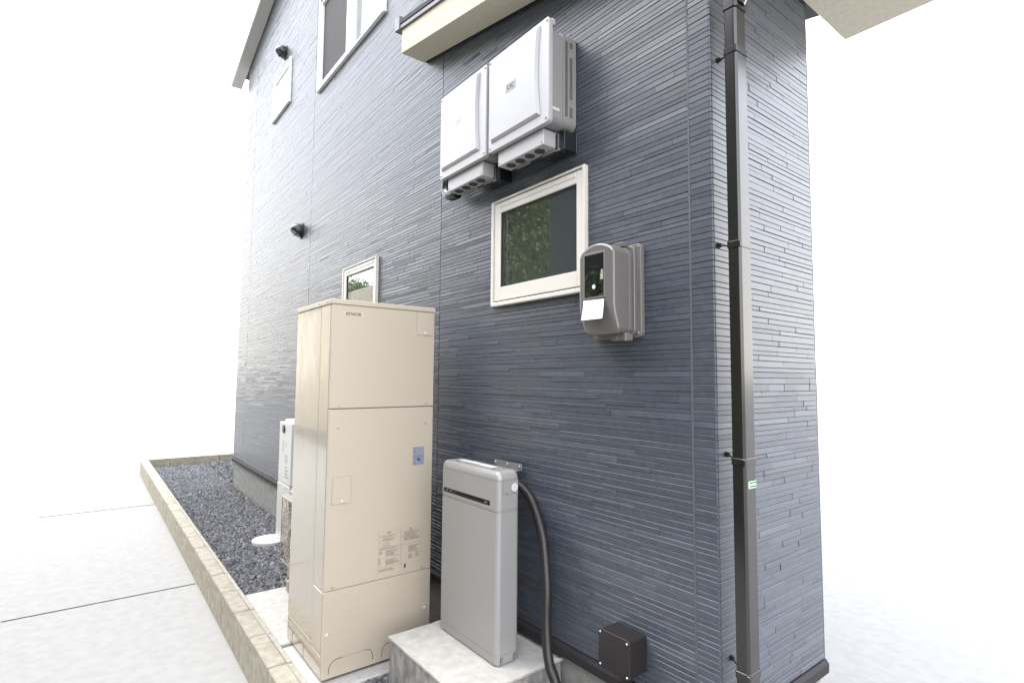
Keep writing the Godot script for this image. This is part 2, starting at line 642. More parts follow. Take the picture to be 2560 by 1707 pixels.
# ---------------------------------------------------------------- ground
func ground() -> void:
	var mb := MB.new()
	mb.quad(Vector3(-400, -0.2, -400), Vector3(400, -0.2, -400), Vector3(400, -0.2, 400), Vector3(-400, -0.2, 400), Vector3.UP)
	structure(obj("ground", mb, M.paving), "pale concrete ground stretching away beyond the house", "ground")
	mb = MB.new()
	mb.box(Vector3(-13.2, -0.3, -0.3), Vector3(-1.6, -0.088, 0.954))
	mb.box(Vector3(-3.021, -0.3, 0.0), Vector3(-2.895, 0.020, 0.9541))
	mb.box(Vector3(-2.894, -0.3, 0.605), Vector3(-1.601, 0.019, 0.9542))
	mb.box(Vector3(-2.13, -0.3, -0.02), Vector3(-1.601, 0.018, 0.6049))
	mb.box(Vector3(-13.2, -0.3, -5.0), Vector3(-10.1, -0.088, -0.3001))
	structure(obj("gravel_bed", mb, M.gravel_base), "dark bed under the loose gravel along the house", "ground")
	mb = MB.new()
	mb.quad(Vector3(-300, -0.194, 33.6), Vector3(60, -0.194, -2.5), Vector3(60, -0.194, 3.0), Vector3(-300, -0.194, 38.5), Vector3.UP)
	structure(obj("road", mb, M.asphalt), "grey asphalt lane running past the house", "road")
	mb = MB.new()
	for i in 9:
		mb.box(Vector3(-30 + i * 4.0, -0.1995, 1.1), Vector3(-29.985 + i * 4.0, -0.196, 2.45))
	for i in 6:
		mb.box(Vector3(-1.0, -0.1995, -2.0 - i * 3.0), Vector3(14.0, -0.196, -1.985 - i * 3.0))
	mb.box(Vector3(2.6, -0.1995, -20.0), Vector3(2.615, -0.196, 2.4))
	structure(obj("paving_joint", mb, M.asphalt), "thin joints sawn across the pale concrete", "ground")
	# stones
	var shapes := []
	for k in 3:
		var s := MB.new()
		var seeds := []
		for i in 14:
			var d := Vector3(rng.randf_range(-1, 1), rng.randf_range(-1, 1), rng.randf_range(-1, 1)).normalized()
			seeds.append([d, rng.randf_range(0.62, 0.95)])
		var pts := []
		var lat := 4
		var lon := 7
		for a in lat + 1:
			var row := []
			for b in lon:
				var th := PI * a / lat
				var ph := TAU * b / lon + 0.3 * a
				var d := Vector3(sin(th) * cos(ph), cos(th), sin(th) * sin(ph))
				var r := 1.0
				for q in seeds:
					var c: float = d.dot(q[0])
					if c > 0.15:
						r = minf(r, q[1] / c)
				row.append(d * r * Vector3(1.0, 0.62, 0.8))
			pts.append(row)
		for a in lat:
			for b in lon:
				var c := (b + 1) % lon
				var A: Vector3 = pts[a][b]
				var B: Vector3 = pts[a][c]
				var C: Vector3 = pts[a + 1][c]
				var D: Vector3 = pts[a + 1][b]
				for t in [[A, B, C], [A, C, D]]:
					var nn: Vector3 = (t[1] - t[0]).cross(t[2] - t[0])
					if nn.length() > 1e-9:
						nn = nn.normalized()
						if nn.dot(t[0] + t[1] + t[2]) < 0:
							nn = -nn
						s.tri(t[0], t[1], t[2], nn, nn, nn)
		shapes.append(s.mesh())
	for k in 3:
		var tr := []
		var cols := []
		var areas := [[-13.0, 0.0, -4.62, 0.95, 8500, 0.023], [-4.7, 0.0, -3.03, 0.30, 900, 0.02], [-3.01, 0.02, -2.90, 0.95, 330, 0.021], [-2.90, 0.62, -2.05, 0.95, 700, 0.022], [-2.09, 0.0, -1.62, 0.95, 900, 0.022], [-13.2, -4.9, -10.3, 0.0, 3600, 0.028]]
		for a in areas:
			for i in a[4]:
				var p := Vector3(rng.randf_range(a[0], a[2]), 0, rng.randf_range(a[1], a[3]))
				if p.x > -2.93 and p.x < -2.1 and p.z < 0.62:
					continue
				var r: float = a[5] * rng.randf_range(0.6, 1.25)
				p.y = (0.018 if a[0] > -3.02 else -0.088) + r * rng.randf_range(0.2, 0.75)
				var bs := Basis(Vector3(rng.randf_range(-1, 1), rng.randf_range(-1, 1), rng.randf_range(-1, 1)).normalized(), rng.randf() * TAU).scaled(Vector3(r, r, r))
				tr.append(Transform3D(bs, p))
				var g := rng.randf_range(0.05, 0.17) * (1.7 if rng.randf() < 0.14 else 1.0)
				cols.append(Color(g, g * 1.0, g * rng.randf_range(1.0, 1.12)))
		var mm := MultiMesh.new()
		mm.transform_format = MultiMesh.TRANSFORM_3D
		mm.use_colors = true
		mm.mesh = shapes[k]
		mm.instance_count = tr.size()
		for i in tr.size():
			mm.set_instance_transform(i, tr[i])
			mm.set_instance_color(i, cols[i])
		var o := MultiMeshInstance3D.new()
		o.name = "gravel"
		o.multimesh = mm
		o.material_override = M.stone
		add_child(o, true)
		stuff(o)
		o.set_meta("label", "loose dark grey crushed stone gravel along the house wall")
		o.set_meta("category", "gravel")


# ---------------------------------------------------------------- the house
const WINDOWS := [
	[-2.757, 2.208, -1.935, 2.872],
	[-5.324, 2.200, -4.511, 2.842],
	[-6.330, 5.108, -4.478, 6.25],
	[-8.368, 5.495, -7.509, 6.135],
]


func siding_colour() -> Color:
	var t := rng.randf()
	var c := Color(0.054, 0.061, 0.077)
	if t < 0.14:
		c = Color(0.067, 0.076, 0.093)
	elif t < 0.30:
		c = Color(0.055, 0.060, 0.079)
	elif t < 0.42:
		c = Color(0.055, 0.061, 0.074)
	elif t < 0.56:
		c = Color(0.050, 0.057, 0.072)
	var k := rng.randf_range(0.93, 1.07)
	return Color(c.r * k * 1.10, c.g * k * 1.13, c.b * k * 1.17)


func top_line(x: float) -> float:
	# underside of the main gable's verge
	return 7.545 + 0.229 * (x + 8.569) if x < -6.4 else 7.545 + 0.229 * (-6.4 + 8.569) - 0.229 * (x + 6.4)


func low_line(x: float) -> float:
	# underside of the lower roof's verge
	return 4.27 - 0.19 * (x + 3.70)


func house() -> void:
	var h := thing("house", "house wall clad in dark blue-grey stacked-stone strips with white windows", "house", Vector3(CORNER, 0, 0))
	# --- backing walls with window openings
	var back := MB.new()
	var xs := [HOUSE_END, -8.368, -7.509, -6.33, -5.324, -4.511, -4.478, -2.757, -1.935, -2.65, CORNER - 0.008]
	var ys := [0.36, 2.2, 2.208, 2.842, 2.872, 5.108, 5.495, 6.135, 6.25, 8.1]
	xs.sort()
	for i in xs.size() - 1:
		for j in ys.size() - 1:
			var cx: float = (xs[i] + xs[i + 1]) * 0.5
			var cy: float = (ys[j] + ys[j + 1]) * 0.5
			var open := false
			for w in WINDOWS:
				if cx > w[0] and cx < w[2] and cy > w[1] and cy < w[3]:
					open = true
			if open:
				continue
			var ytop: float = ys[j + 1]
			var y0: float = ys[j]
			if cx > -2.66:
				if y0 > 4.3:
					continue
				# lower part: one sloped top
				ytop = minf(ytop, 4.3)
				var ya := minf(ytop, low_line(xs[i]) + 0.1)
				var yb := minf(ytop, low_line(xs[i + 1]) + 0.1)
				back.prism([Vector2(xs[i], y0), Vector2(xs[i + 1], y0), Vector2(xs[i + 1], yb), Vector2(xs[i], ya)], -0.16, -0.008)
			else:
				var ya := minf(ytop, top_line(xs[i]) + 0.12)
				var yb := minf(ytop, top_line(xs[i + 1]) + 0.12)
				if ya <= y0 and yb <= y0:
					continue
				back.prism([Vector2(xs[i], y0), Vector2(xs[i + 1], y0), Vector2(xs[i + 1], maxf(y0 + 0.001, yb)), Vector2(xs[i], maxf(y0 + 0.001, ya))], -0.16, -0.008)
	obj("wall", back, M.backing, h)
	# other walls: side of the lower part, its return, the far end, the upper right side
	var ow := MB.new()
	ow.box(Vector3(CORNER - 0.15, 0.36, -0.91), Vector3(CORNER - 0.008, 3.85, -0.161))
	ow.box(Vector3(-4.0, 0.36, -0.935), Vector3(CORNER - 0.008, 4.1, -0.911))
	ow.box(Vector3(HOUSE_END, 0.36, -3.6), Vector3(HOUSE_END + 0.15, 7.1, -0.161))
	ow.box(Vector3(-2.80, 4.0, -3.6), Vector3(-2.66, 7.0, -0.161))
	ow.box(Vector3(-4.15, 0.36, -3.6), Vector3(-4.0, 4.1, -0.936))
	ow.box(Vector3(HOUSE_END, 0.36, -3.75), Vector3(-4.0, 7.1, -3.601))
	ow.box(Vector3(-3.999, 4.0, -3.75), Vector3(-2.66, 7.0, -3.601))
	obj("wall", ow, M.backing, h)
	# foundation
	var fo := MB.new()
	fo.box(Vector3(HOUSE_END + 0.02, -0.3, -0.2), Vector3(CORNER - 0.03, 0.36, -0.022))
	fo.box(Vector3(CORNER - 0.25, -0.3, -0.93), Vector3(CORNER - 0.03, 0.36, -0.201))
	fo.box(Vector3(HOUSE_END + 0.02, -0.3, -3.7), Vector3(HOUSE_END + 0.2, 0.36, -0.201))
	obj("foundation", fo, M.foundation, h)
	# drip flashing: a sloped nose over a lip
	var tr := MB.new()
	tr.xf = Transform3D(Basis(Vector3(0, 0, 1), Vector3(0, 1, 0), Vector3(1, 0, 0)), Vector3.ZERO)
	tr.prism([Vector2(-0.02, 0.402), Vector2(0.004, 0.402), Vector2(0.016, 0.384), Vector2(0.016, 0.343), Vector2(-0.018, 0.343)], HOUSE_END, CORNER + 0.016)
	tr.xf = Transform3D.IDENTITY
	tr.prism([Vector2(CORNER - 0.02, 0.402), Vector2(CORNER + 0.004, 0.402), Vector2(CORNER + 0.016, 0.384), Vector2(CORNER + 0.016, 0.343), Vector2(CORNER - 0.018, 0.343)], -0.92, 0.0)
	obj("base_flashing", tr, M.dark_metal, h)
	siding(h)
	windows(h)
	roofs(h)


func siding(h: Node3D) -> void:
	# courses: a pattern of heights repeated every board (0.455 m)
	var board := [0.026, 0.021, 0.030, 0.024, 0.019, 0.027, 0.023, 0.031, 0.020, 0.026, 0.024, 0.029, 0.019, 0.025, 0.028, 0.022, 0.033, 0.028]
	var total := 0.0
	for b in board:
		total += b
	var courses := []
	var y := BASE_Y
	var k := 0
	while y < 8.0:
		var hh: float = board[k % board.size()] * 0.455 / total
		courses.append([y, y + hh])
		y += hh
		k += 1
	var pieces := []   # [path, y0, y1, proud, colour]
	var corner := MB
	var spans := [[HOUSE_END + 0.004, JOINT_D - 0.003], [JOINT_D + 0.003, JOINT_C - 0.003], [JOINT_C + 0.003, JOINT_B - 0.003], [JOINT_B + 0.003, JOINT_A - 0.005]]
	var corners := []
	for c in courses:
		var y0: float = c[0] + 0.0008
		var y1: float = c[1] - 0.0008
		var side_top := low_line(CORNER) - 0.02
		for s in spans:
			var x: float = s[0]
			while x < s[1] - 0.01:
				var l := rng.randf_range(0.08, 0.34) if rng.randf() < 0.62 else rng.randf_range(0.30, 0.80)
				var e := minf(x + l, s[1])
				if s[1] - e < 0.06:
					e = s[1]
				var proud := rng.randf_range(0.0045, 0.0066)
				var colr := siding_colour()
				var tilt := rng.randfn() * (0.00045 if x < -2.6 else 0.00022)
				# cut around windows
				var bits := [[x, e, y0, y1]]
				for w in WINDOWS:
					var next := []
					for b in bits:
						if b[1] <= w[0] or b[0] >= w[2] or b[3] <= w[1] or b[2] >= w[3]:
							next.append(b)
							continue
						if b[0] < w[0] - 0.004:
							next.append([b[0], w[0] - 0.002, b[2], b[3]])
						if b[1] > w[2] + 0.004:
							next.append([w[2] + 0.002, b[1], b[2], b[3]])
						var ia := maxf(b[0], w[0] - 0.002)
						var ib := minf(b[1], w[2] + 0.002)
						if b[3] > w[3] + 0.004:
							next.append([ia, ib, w[3] + 0.001, b[3]])
						if b[2] < w[1] - 0.004:
							next.append([ia, ib, b[2], w[1] - 0.001])
					bits = next
				for b in bits:
					var cx: float = (b[0] + b[1]) * 0.5
					var lim := top_line(cx) + 0.05
					if cx > -2.66:
						lim = low_line(cx) + 0.06
					if b[2] > lim or b[1] - b[0] < 0.006:
						continue
					pieces.append([[[Vector2(b[0] + 0.0003, -0.008), Vector2(0, 1)], [Vector2(b[1] - 0.0003, -0.008), Vector2(0, 1)]], b[2], b[3], proud, colr, tilt])
				x = e
		if c[1] < side_top + 0.12:
			var pr := rng.randf_range(0.0055, 0.0072)
			corners.append([y0, y1, pr, siding_colour()])
			# the side wall
			var z := -0.119
			while z > -0.905:
				var l := rng.randf_range(0.12, 0.5)
				var e := maxf(z - l, -0.91)
				if e + 0.91 < 0.05:
					e = -0.91
				pieces.append([[[Vector2(CORNER - 0.008, z - 0.0008), Vector2(1, 0)], [Vector2(CORNER - 0.008, e + 0.0008), Vector2(1, 0)]], y0, y1, rng.randf_range(0.0045, 0.0072), siding_colour(), rng.randfn() * 0.00024])
				z = e
	# the three hundred largest in view are pieces of their own
	var view := (get_node("camera") as Camera3D).transform.affine_inverse()
	var ranked := []
	for i in pieces.size():
		var p: Array = pieces[i]
		var a: Vector2 = p[0][0][0]
		var b: Vector2 = p[0][1][0]
		var ca: Vector3 = view * Vector3(a.x, p[1], a.y)
		var cb: Vector3 = view * Vector3(b.x, p[1], b.y)
		var ct: Vector3 = view * Vector3(b.x, p[2], b.y)
		if ca.z > -0.3 or cb.z > -0.3:
			ranked.append([0.0, i])
			continue
		var f := 1357.0
		var sa := Vector2(ca.x, ca.y) / -ca.z * f
		var sb := Vector2(cb.x, cb.y) / -cb.z * f
		var st := Vector2(ct.x, ct.y) / -ct.z * f
		var mid := (sa + sb) * 0.5
		var size := absf((sb - sa).cross(st - sb))
		if absf(mid.x) > 660 or absf(mid.y) > 860:
			size = 0.0
		# behind the window, meter, battery and tank
		for r in [[-70, 350, 90, 460], [130, 30, 350, 260], [-180, -820, 20, -280], [-560, -850, -190, 110], [-190, 640, 160, 853], [-200, 350, 160, 560]]:
			if mid.x > r[0] and mid.x < r[2] and mid.y > r[1] and mid.y < r[3]:
				size = 0.0
		ranked.append([size, i])
	ranked.sort_custom(func(p, q): return p[0] > q[0])
	var single := {}
	for i in 300:
		single[ranked[i][1]] = true
	var rest := MB.new()
	for i in pieces.size():
		var p: Array = pieces[i]
		if single.has(i):
			var mb := MB.new()
			mb.cur = p[4]
			mb.strip(p[0], p[1], p[2], p[3], 0.0014, p[5])
			obj("siding_strip", mb, M.siding, h)
		else:
			rest.cur = p[4]
			rest.strip(p[0], p[1], p[2], p[3], 0.0014, p[5])
	stuff(obj("siding_field", rest, M.siding, h))
	# corner pieces turn round the edge
	for c in corners:
		var mb := MB.new()
		mb.cur = c[3]
		var b := -0.008
		var path := [[Vector2(JOINT_A + 0.005, b), Vector2(0, 1)], [Vector2(CORNER - 0.012, b), Vector2(0, 1)]]
		for q in 3:
			var a := PI * 0.5 * (1.0 - q / 2.0)
			var d := Vector2(cos(a), sin(a))
			path.append([Vector2(CORNER - 0.012, -0.012) + d * 0.004, d])
		path.append([Vector2(CORNER - 0.008, -0.012), Vector2(1, 0)])
		path.append([Vector2(CORNER - 0.008, -0.116), Vector2(1, 0)])
		mb.strip(path, c[0], c[1], c[2], 0.0014, rng.randf_range(-0.0004, 0.0004))
		obj("corner_strip", mb, M.siding, h)
	# sealant joints
	for j in [[JOINT_A, 0.0048, 0.0, low_line(JOINT_A)], [JOINT_B, 0.0028, -0.005, low_line(JOINT_B)], [JOINT_C, 0.0028, -0.004, 7.9], [JOINT_D, 0.0028, -0.004, 7.3]]:
		var mb := MB.new()
		mb.box(Vector3(j[0] - j[1], BASE_Y, -0.0075), Vector3(j[0] + j[1], j[3], j[2]), 0.001)
		obj("sealant_joint", mb, M.sealant, h)


func ring(mb: MB, x0: float, y0: float, x1: float, y1: float, wl: float, wb: float, wr: float, wt: float, z0: float, z1: float, b := 0.002) -> void:
	mb.box(Vector3(x0, y0, z0), Vector3(x0 + wl, y1, z1), b)
	mb.box(Vector3(x1 - wr, y0, z0), Vector3(x1, y1, z1), b)
	mb.box(Vector3(x0 + wl, y1 - wt, z0), Vector3(x1 - wr, y1 - 0.0005, z1 - 0.0006), b)
	mb.box(Vector3(x0 + wl, y0 + 0.0005, z0), Vector3(x1 - wr, y0 + wb, z1 - 0.0006), b)


func room(parent: Node3D, w: Array, depth: float, material: Material) -> void:
	var mb := MB.new()
	var a := Vector3(w[0] - 0.3, w[1] - 0.3, -depth)
	var b := Vector3(w[2] + 0.3, w[3] + 0.3, -0.17)
	mb.box(Vector3(a.x, a.y, a.z - 0.03), Vector3(b.x, b.y, a.z))
	mb.box(Vector3(a.x - 0.03, a.y, a.z), Vector3(a.x, b.y, b.z))
	mb.box(Vector3(b.x, a.y, a.z), Vector3(b.x + 0.03, b.y, b.z))
	mb.box(Vector3(a.x, b.y, a.z), Vector3(b.x, b.y + 0.03, b.z))
	mb.box(Vector3(a.x, a.y - 0.03, a.z), Vector3(b.x, a.y, b.z))
	obj("room_wall", mb, material, parent)


func panes(parent: Node, x0: float, y0: float, x1: float, y1: float, z: float) -> void:
	for k in 4:
		var mb := MB.new()
		var zz: float = z - [0.0, 0.003, 0.015, 0.018][k]
		mb.quad(Vector3(x0, y0, zz), Vector3(x1, y0, zz), Vector3(x1, y1, zz), Vector3(x0, y1, zz), Vector3(0, 0, 1))
		obj("pane", mb, M.glass, parent)


func windows(h: Node3D) -> void:
	for k in 4:
		var w: Array = WINDOWS[k]
		var fr := MB.new()
		# outer frame: thin lip all round, deeper at the sill
		ring(fr, w[0], w[1], w[2], w[3], 0.020, 0.022, 0.016, 0.012, -0.10, 0.024)
		var white: StandardMaterial3D = M.white_frame if k < 2 else M.curtain
		var win := obj("window", fr, white, h)
		win.set_meta("label", ["white awning window under the two silver inverters", "white window half hidden behind the beige tank", "large upstairs sliding window with dark screen and white pane", "small upstairs window with a white frosted pane"][k])
		var sill := MB.new()
		sill.box(Vector3(w[0] + 0.021, w[1] - 0.004, 0.0), Vector3(w[2] - 0.017, w[1] + 0.018, 0.032), 0.003)
		obj("sill", sill, white, win)
		if k < 2:
			var sx0: float = w[0] + 0.026
			var sx1: float = w[2] - 0.020
			var sy0: float = w[1] + 0.030
			var sy1: float = w[3] - 0.016
			var sash := MB.new()
			var gl := [w[0] + 0.085, w[1] + 0.114, w[2] - 0.068, w[3] - 0.082]
			sash.box(Vector3(sx0, sy0, -0.04), Vector3(gl[0], sy1, 0.016), 0.004)
			sash.box(Vector3(gl[2], sy0, -0.04), Vector3(sx1, sy1, 0.016), 0.004)
			sash.box(Vector3(gl[0], gl[3], -0.04), Vector3(gl[2], sy1 - 0.001, 0.0146), 0.003)
			sash.box(Vector3(gl[0], sy0 + 0.001, -0.04), Vector3(gl[2], gl[1], 0.0146), 0.003)
			# fine step along the head of the sash
			sash.box(Vector3(gl[0] + 0.002, gl[3] + 0.034, 0.0142), Vector3(gl[2] - 0.002, sy1 - 0.004, 0.0185), 0.0015)
			obj("sash", sash, M.white_frame, win)
			var ga := MB.new()
			ring(ga, gl[0], gl[1], gl[2], gl[3], 0.006, 0.006, 0.006, 0.006, -0.03, 0.008, 0.001)
			obj("gasket", ga, M.gasket, win)
			panes(win, gl[0] + 0.004, gl[1] + 0.004, gl[2] - 0.004, gl[3] - 0.004, 0.002)
			room(win, w, 0.9, M.room_dark)
		elif k == 2:
			var mid: float = -5.44
			var sa := MB.new()
			ring(sa, w[0] + 0.022, w[1] + 0.075, mid + 0.02, w[3] - 0.02, 0.022, 0.025, 0.05, 0.035, -0.05, 0.004)
			obj("sash", sa, white, win)
			var sb := MB.new()
			ring(sb, mid - 0.01, w[1] + 0.075, w[2] - 0.018, w[3] - 0.02, 0.05, 0.035, 0.035, 0.035, -0.09, -0.052)
			obj("sash", sb, white, win)
			var rail := MB.new()
			rail.box(Vector3(w[0] + 0.021, w[1] + 0.022, -0.09), Vector3(w[2] - 0.017, w[1] + 0.073, -0.006), 0.003)
			obj("rail", rail, white, win)
			var sc := MB.new()
			sc.box(Vector3(w[0] + 0.04, w[1] + 0.09, -0.03), Vector3(mid - 0.02, w[3] - 0.05, -0.026))
			obj("insect_screen", sc, M.screen, win)
			panes(win, mid + 0.03, w[1] + 0.10, w[2] - 0.05, w[3] - 0.05, -0.07)
			var cu := MB.new()
			cu.box(Vector3(mid - 0.05, w[1] + 0.02, -0.15), Vector3(w[2] - 0.018, w[3] - 0.02, -0.13))
			obj("curtain", cu, M.curtain, win)
			room(win, w, 0.9, M.room_dark)
		else:
			var sa := MB.new()
			ring(sa, w[0] + 0.024, w[1] + 0.024, w[2] - 0.02, w[3] - 0.016, 0.06, 0.07, 0.06, 0.055, -0.05, 0.014, 0.004)
			obj("sash", sa, white, win)
			var pa := MB.new()
			pa.box(Vector3(w[0] + 0.08, w[1] + 0.09, -0.03), Vector3(w[2] - 0.078, w[3] - 0.068, -0.01))
			obj("frosted_pane", pa, M.frosted, win)


func roofs(h: Node3D) -> void:
	# lower roof over the corner part: verge along the wall, falling towards the corner
	var x0 := -3.704
	var x1 := -0.62
	var soff := func(x: float) -> float: return 4.250 - 0.19 * (x + 3.704)
	var board := MB.new()
	board.prism([Vector2(x0, soff.call(x0)), Vector2(x1, soff.call(x1)), Vector2(x1, soff.call(x1) + 0.190), Vector2(x0, soff.call(x0) + 0.190)], 0.004, 0.212, 0.003)
	obj("verge", board, M.soffit_cream, h)
	var backer := MB.new()
	backer.prism([Vector2(x0 + 0.03, soff.call(x0) + 0.012), Vector2(x1, soff.call(x1) + 0.026), Vector2(x1, soff.call(x1) - 0.004), Vector2(x0 + 0.03, soff.call(x0) - 0.012)], 0.0045, 0.018)
	obj("verge_batten", backer, M.dark_metal, h)
	var trim := MB.new()
	trim.prism([Vector2(x0 - 0.080, 4.452), Vector2(x0 - 0.001, 4.437), Vector2(x0 - 0.001, 4.545), Vector2(x0 - 0.080, 4.560)], -0.25, 0.236, 0.002)
	obj("verge_cap", trim, M.flashing_grey, h)
	var drip := MB.new()
	drip.prism([Vector2(x0, soff.call(x0) + 0.191), Vector2(x1, soff.call(x1) + 0.191), Vector2(x1, soff.call(x1) + 0.222), Vector2(x0, soff.call(x0) + 0.222)], 0.0, 0.228, 0.002)
	obj("verge_flashing", drip, M.flashing_grey, h)
	var cap := MB.new()
	cap.prism([Vector2(x0, soff.call(x0) + 0.223), Vector2(x1, soff.call(x1) + 0.223), Vector2(x1, soff.call(x1) + 0.258), Vector2(x0, soff.call(x0) + 0.258)], 0.0, 0.234, 0.002)
	obj("verge_flashing", cap, M.dark_metal, h)
	# roof plane and the eave over the side wall
	var rf := MB.new()
	rf.prism([Vector2(x0 + 0.01, soff.call(x0) + 0.17), Vector2(x1 - 0.02, soff.call(x1) + 0.17), Vector2(x1 - 0.02, soff.call(x1) + 0.25), Vector2(x0 + 0.01, soff.call(x0) + 0.25)], -1.4, -0.002)
	obj("roof", rf, M.roofing, h)
	var ev := MB.new()
	ev.box(Vector3(CORNER + 0.012, soff.call(CORNER) - 0.03, -1.4), Vector3(x1 - 0.01, soff.call(CORNER) - 0.008, 0.0035))
	obj("eave_soffit", ev, M.soffit_cream, h)
	var gu := MB.new()
	gu.box(Vector3(x1 + 0.001, soff.call(x1) + 0.05, -1.4), Vector3(x1 + 0.11, soff.call(x1) + 0.16, 0.21), 0.01)
	obj("gutter", gu, M.pipe_brown, h)
	# main roof
	for s in [[HOUSE_END - 0.55, -6.4], [-6.4, -2.2]]:
		var ya := top_line(s[0])
		var yb := top_line(s[1])
		var a := MB.new()
		a.prism([Vector2(s[0], ya + 0.22), Vector2(s[1], yb + 0.22), Vector2(s[1], yb + 0.34), Vector2(s[0], ya + 0.34)], -4.0, 0.17)
		obj("roof", a, M.roofing, h)
		var b := MB.new()
		b.prism([Vector2(s[0], ya), Vector2(s[1], yb), Vector2(s[1], yb + 0.018), Vector2(s[0], ya + 0.018)], 0.004, 0.168)
		obj("verge_soffit", b, M.soffit_grey, h)
		var c := MB.new()
		c.prism([Vector2(s[0], ya - 0.012), Vector2(s[1], yb - 0.012), Vector2(s[1], yb + 0.21), Vector2(s[0], ya + 0.21)], 0.169, 0.192, 0.003)
		obj("fascia", c, M.curtain, h)


func boundary_wall() -> void:
	var b := thing("boundary_wall", "low beige block wall with a flat top along the gravel strip", "wall", Vector3(-8, -0.2, 1.04))
	var x := -13.16
	while x < -2.2:
		var w := 0.452
		var mb := MB.new()
		var k := rng.randf_range(0.92, 1.05)
		mb.cur = Color(0.41 * k, 0.375 * k, 0.30 * k)
		mb.box(Vector3(x, -0.2, 0.988), Vector3(x + w, 0.072 + rng.randf_range(-0.001, 0.001), 1.094), 0.006)
		obj("block", mb, M.block, b)
		mb = MB.new()
		k = rng.randf_range(0.94, 1.05)
		mb.cur = Color(0.43 * k, 0.40 * k, 0.33 * k)
		mb.box(Vector3(x + 0.006, -0.2, 0.957), Vector3(x + w + 0.006, 0.070 + rng.randf_range(-0.001, 0.001), 0.985), 0.004)
		obj("edging_block", mb, M.block, b)
		x += 0.463
	var z := 0.60
	while z > -5.0:
		var k2 := rng.randf_range(0.92, 1.05)
		var m2 := MB.new()
		m2.cur = Color(0.42 * k2, 0.375 * k2, 0.285 * k2)
		m2.box(Vector3(-13.32, -0.2, z), Vector3(-13.22, 0.072, z + 0.452), 0.006)
		obj("block", m2, M.block, b)
		z -= 0.463
	var mo := MB.new()
	mo.box(Vector3(-13.1, -0.2, 0.959), Vector3(-2.3, 0.062, 1.086))
	obj("mortar", mo, M.concrete, b)


# ---------------------------------------------------------------- what stands opposite, seen in the glass
func leaf_cluster(seed_: int, leaf: float) -> ArrayMesh:
	var r := RandomNumberGenerator.new()
	r.seed = seed_
	var mb := MB.new()
	for i in 14:
		var p := Vector3(r.randfn(), r.randfn(), r.randfn()) * 0.42
		var u := Vector3(r.randf_range(-1, 1), r.randf_range(-1, 1), r.randf_range(-1, 1)).normalized()
		var w := u.cross(Vector3(r.randf_range(-1, 1), r.randf_range(-1, 1), r.randf_range(-1, 1))).normalized()
		var n := u.cross(w).normalized()
		var l := leaf * r.randf_range(0.7, 1.3)
		mb.quad(p - u * l, p + w * l * 0.45 + n * l * 0.1, p + u * l, p - w * l * 0.45 + n * l * 0.1, n)
	return mb.mesh()


func tree(called: String, label: String, category: String, at: Vector3, height: float, radius: float, trunk_h: float, count: int, tone: Color, group: String) -> void:
	var t := thing(called, label, category, at, group)
	var mb := MB.new()
	mb.tube([at, at + Vector3(0.05, trunk_h * 0.5, 0), at + Vector3(-0.08, trunk_h, 0.05), at + Vector3(0.05, height * 0.8, -0.05)], [radius * 0.09, radius * 0.075, radius * 0.06, radius * 0.02], 9)
	for i in 7:
		var y := lerpf(trunk_h * 0.7, height * 0.75, i / 7.0)
		var a := rng.randf() * TAU
		var d := Vector3(cos(a), 0.6, sin(a)) * radius * 0.75
		mb.tube([at + Vector3(0, y, 0), at + Vector3(0, y, 0) + d * 0.5 + Vector3(0, 0.05, 0), at + Vector3(0, y, 0) + d], [radius * 0.035, radius * 0.025, radius * 0.01], 6)
	obj("trunk", mb, M.bark, t)
	var lobes := []
	for i in 16:
		var yy := rng.randf()
		var a := rng.randf() * TAU
		var rr := radius * (0.35 + 0.5 * sqrt(rng.randf())) * (1.0 - 0.55 * yy * yy)
		lobes.append([Vector3(cos(a) * rr, lerpf(trunk_h * 0.8, height * 0.92, yy), sin(a) * rr), radius * rng.randf_range(0.28, 0.45)])
	var mm := MultiMesh.new()
	mm.transform_format = MultiMesh.TRANSFORM_3D
	mm.use_colors = true
	mm.mesh = leaf_cluster(91, 0.12)
	mm.instance_count = count
	for i in count:
		var l: Array = lobes[rng.randi() % lobes.size()]
		var d: Vector3 = Vector3(rng.randfn(), rng.randfn(), rng.randfn()).normalized() * l[1] * pow(rng.randf(), 0.4)
		var s := rng.randf_range(0.6, 1.1)
		mm.set_instance_transform(i, Transform3D(Basis(Vector3(rng.randfn(), rng.randfn(), rng.randfn()).normalized(), rng.randf() * TAU).scaled(Vector3(s, s, s)), l[0] + d))
		var k := rng.randf_range(0.6, 1.35)
		mm.set_instance_color(i, Color(tone.r * k, tone.g * k, tone.b * k))
	var o := MultiMeshInstance3D.new()
	o.name = "crown"
	o.multimesh = mm
	o.material_override = M.leaf
	t.add_child(o, true)
	stuff(o)


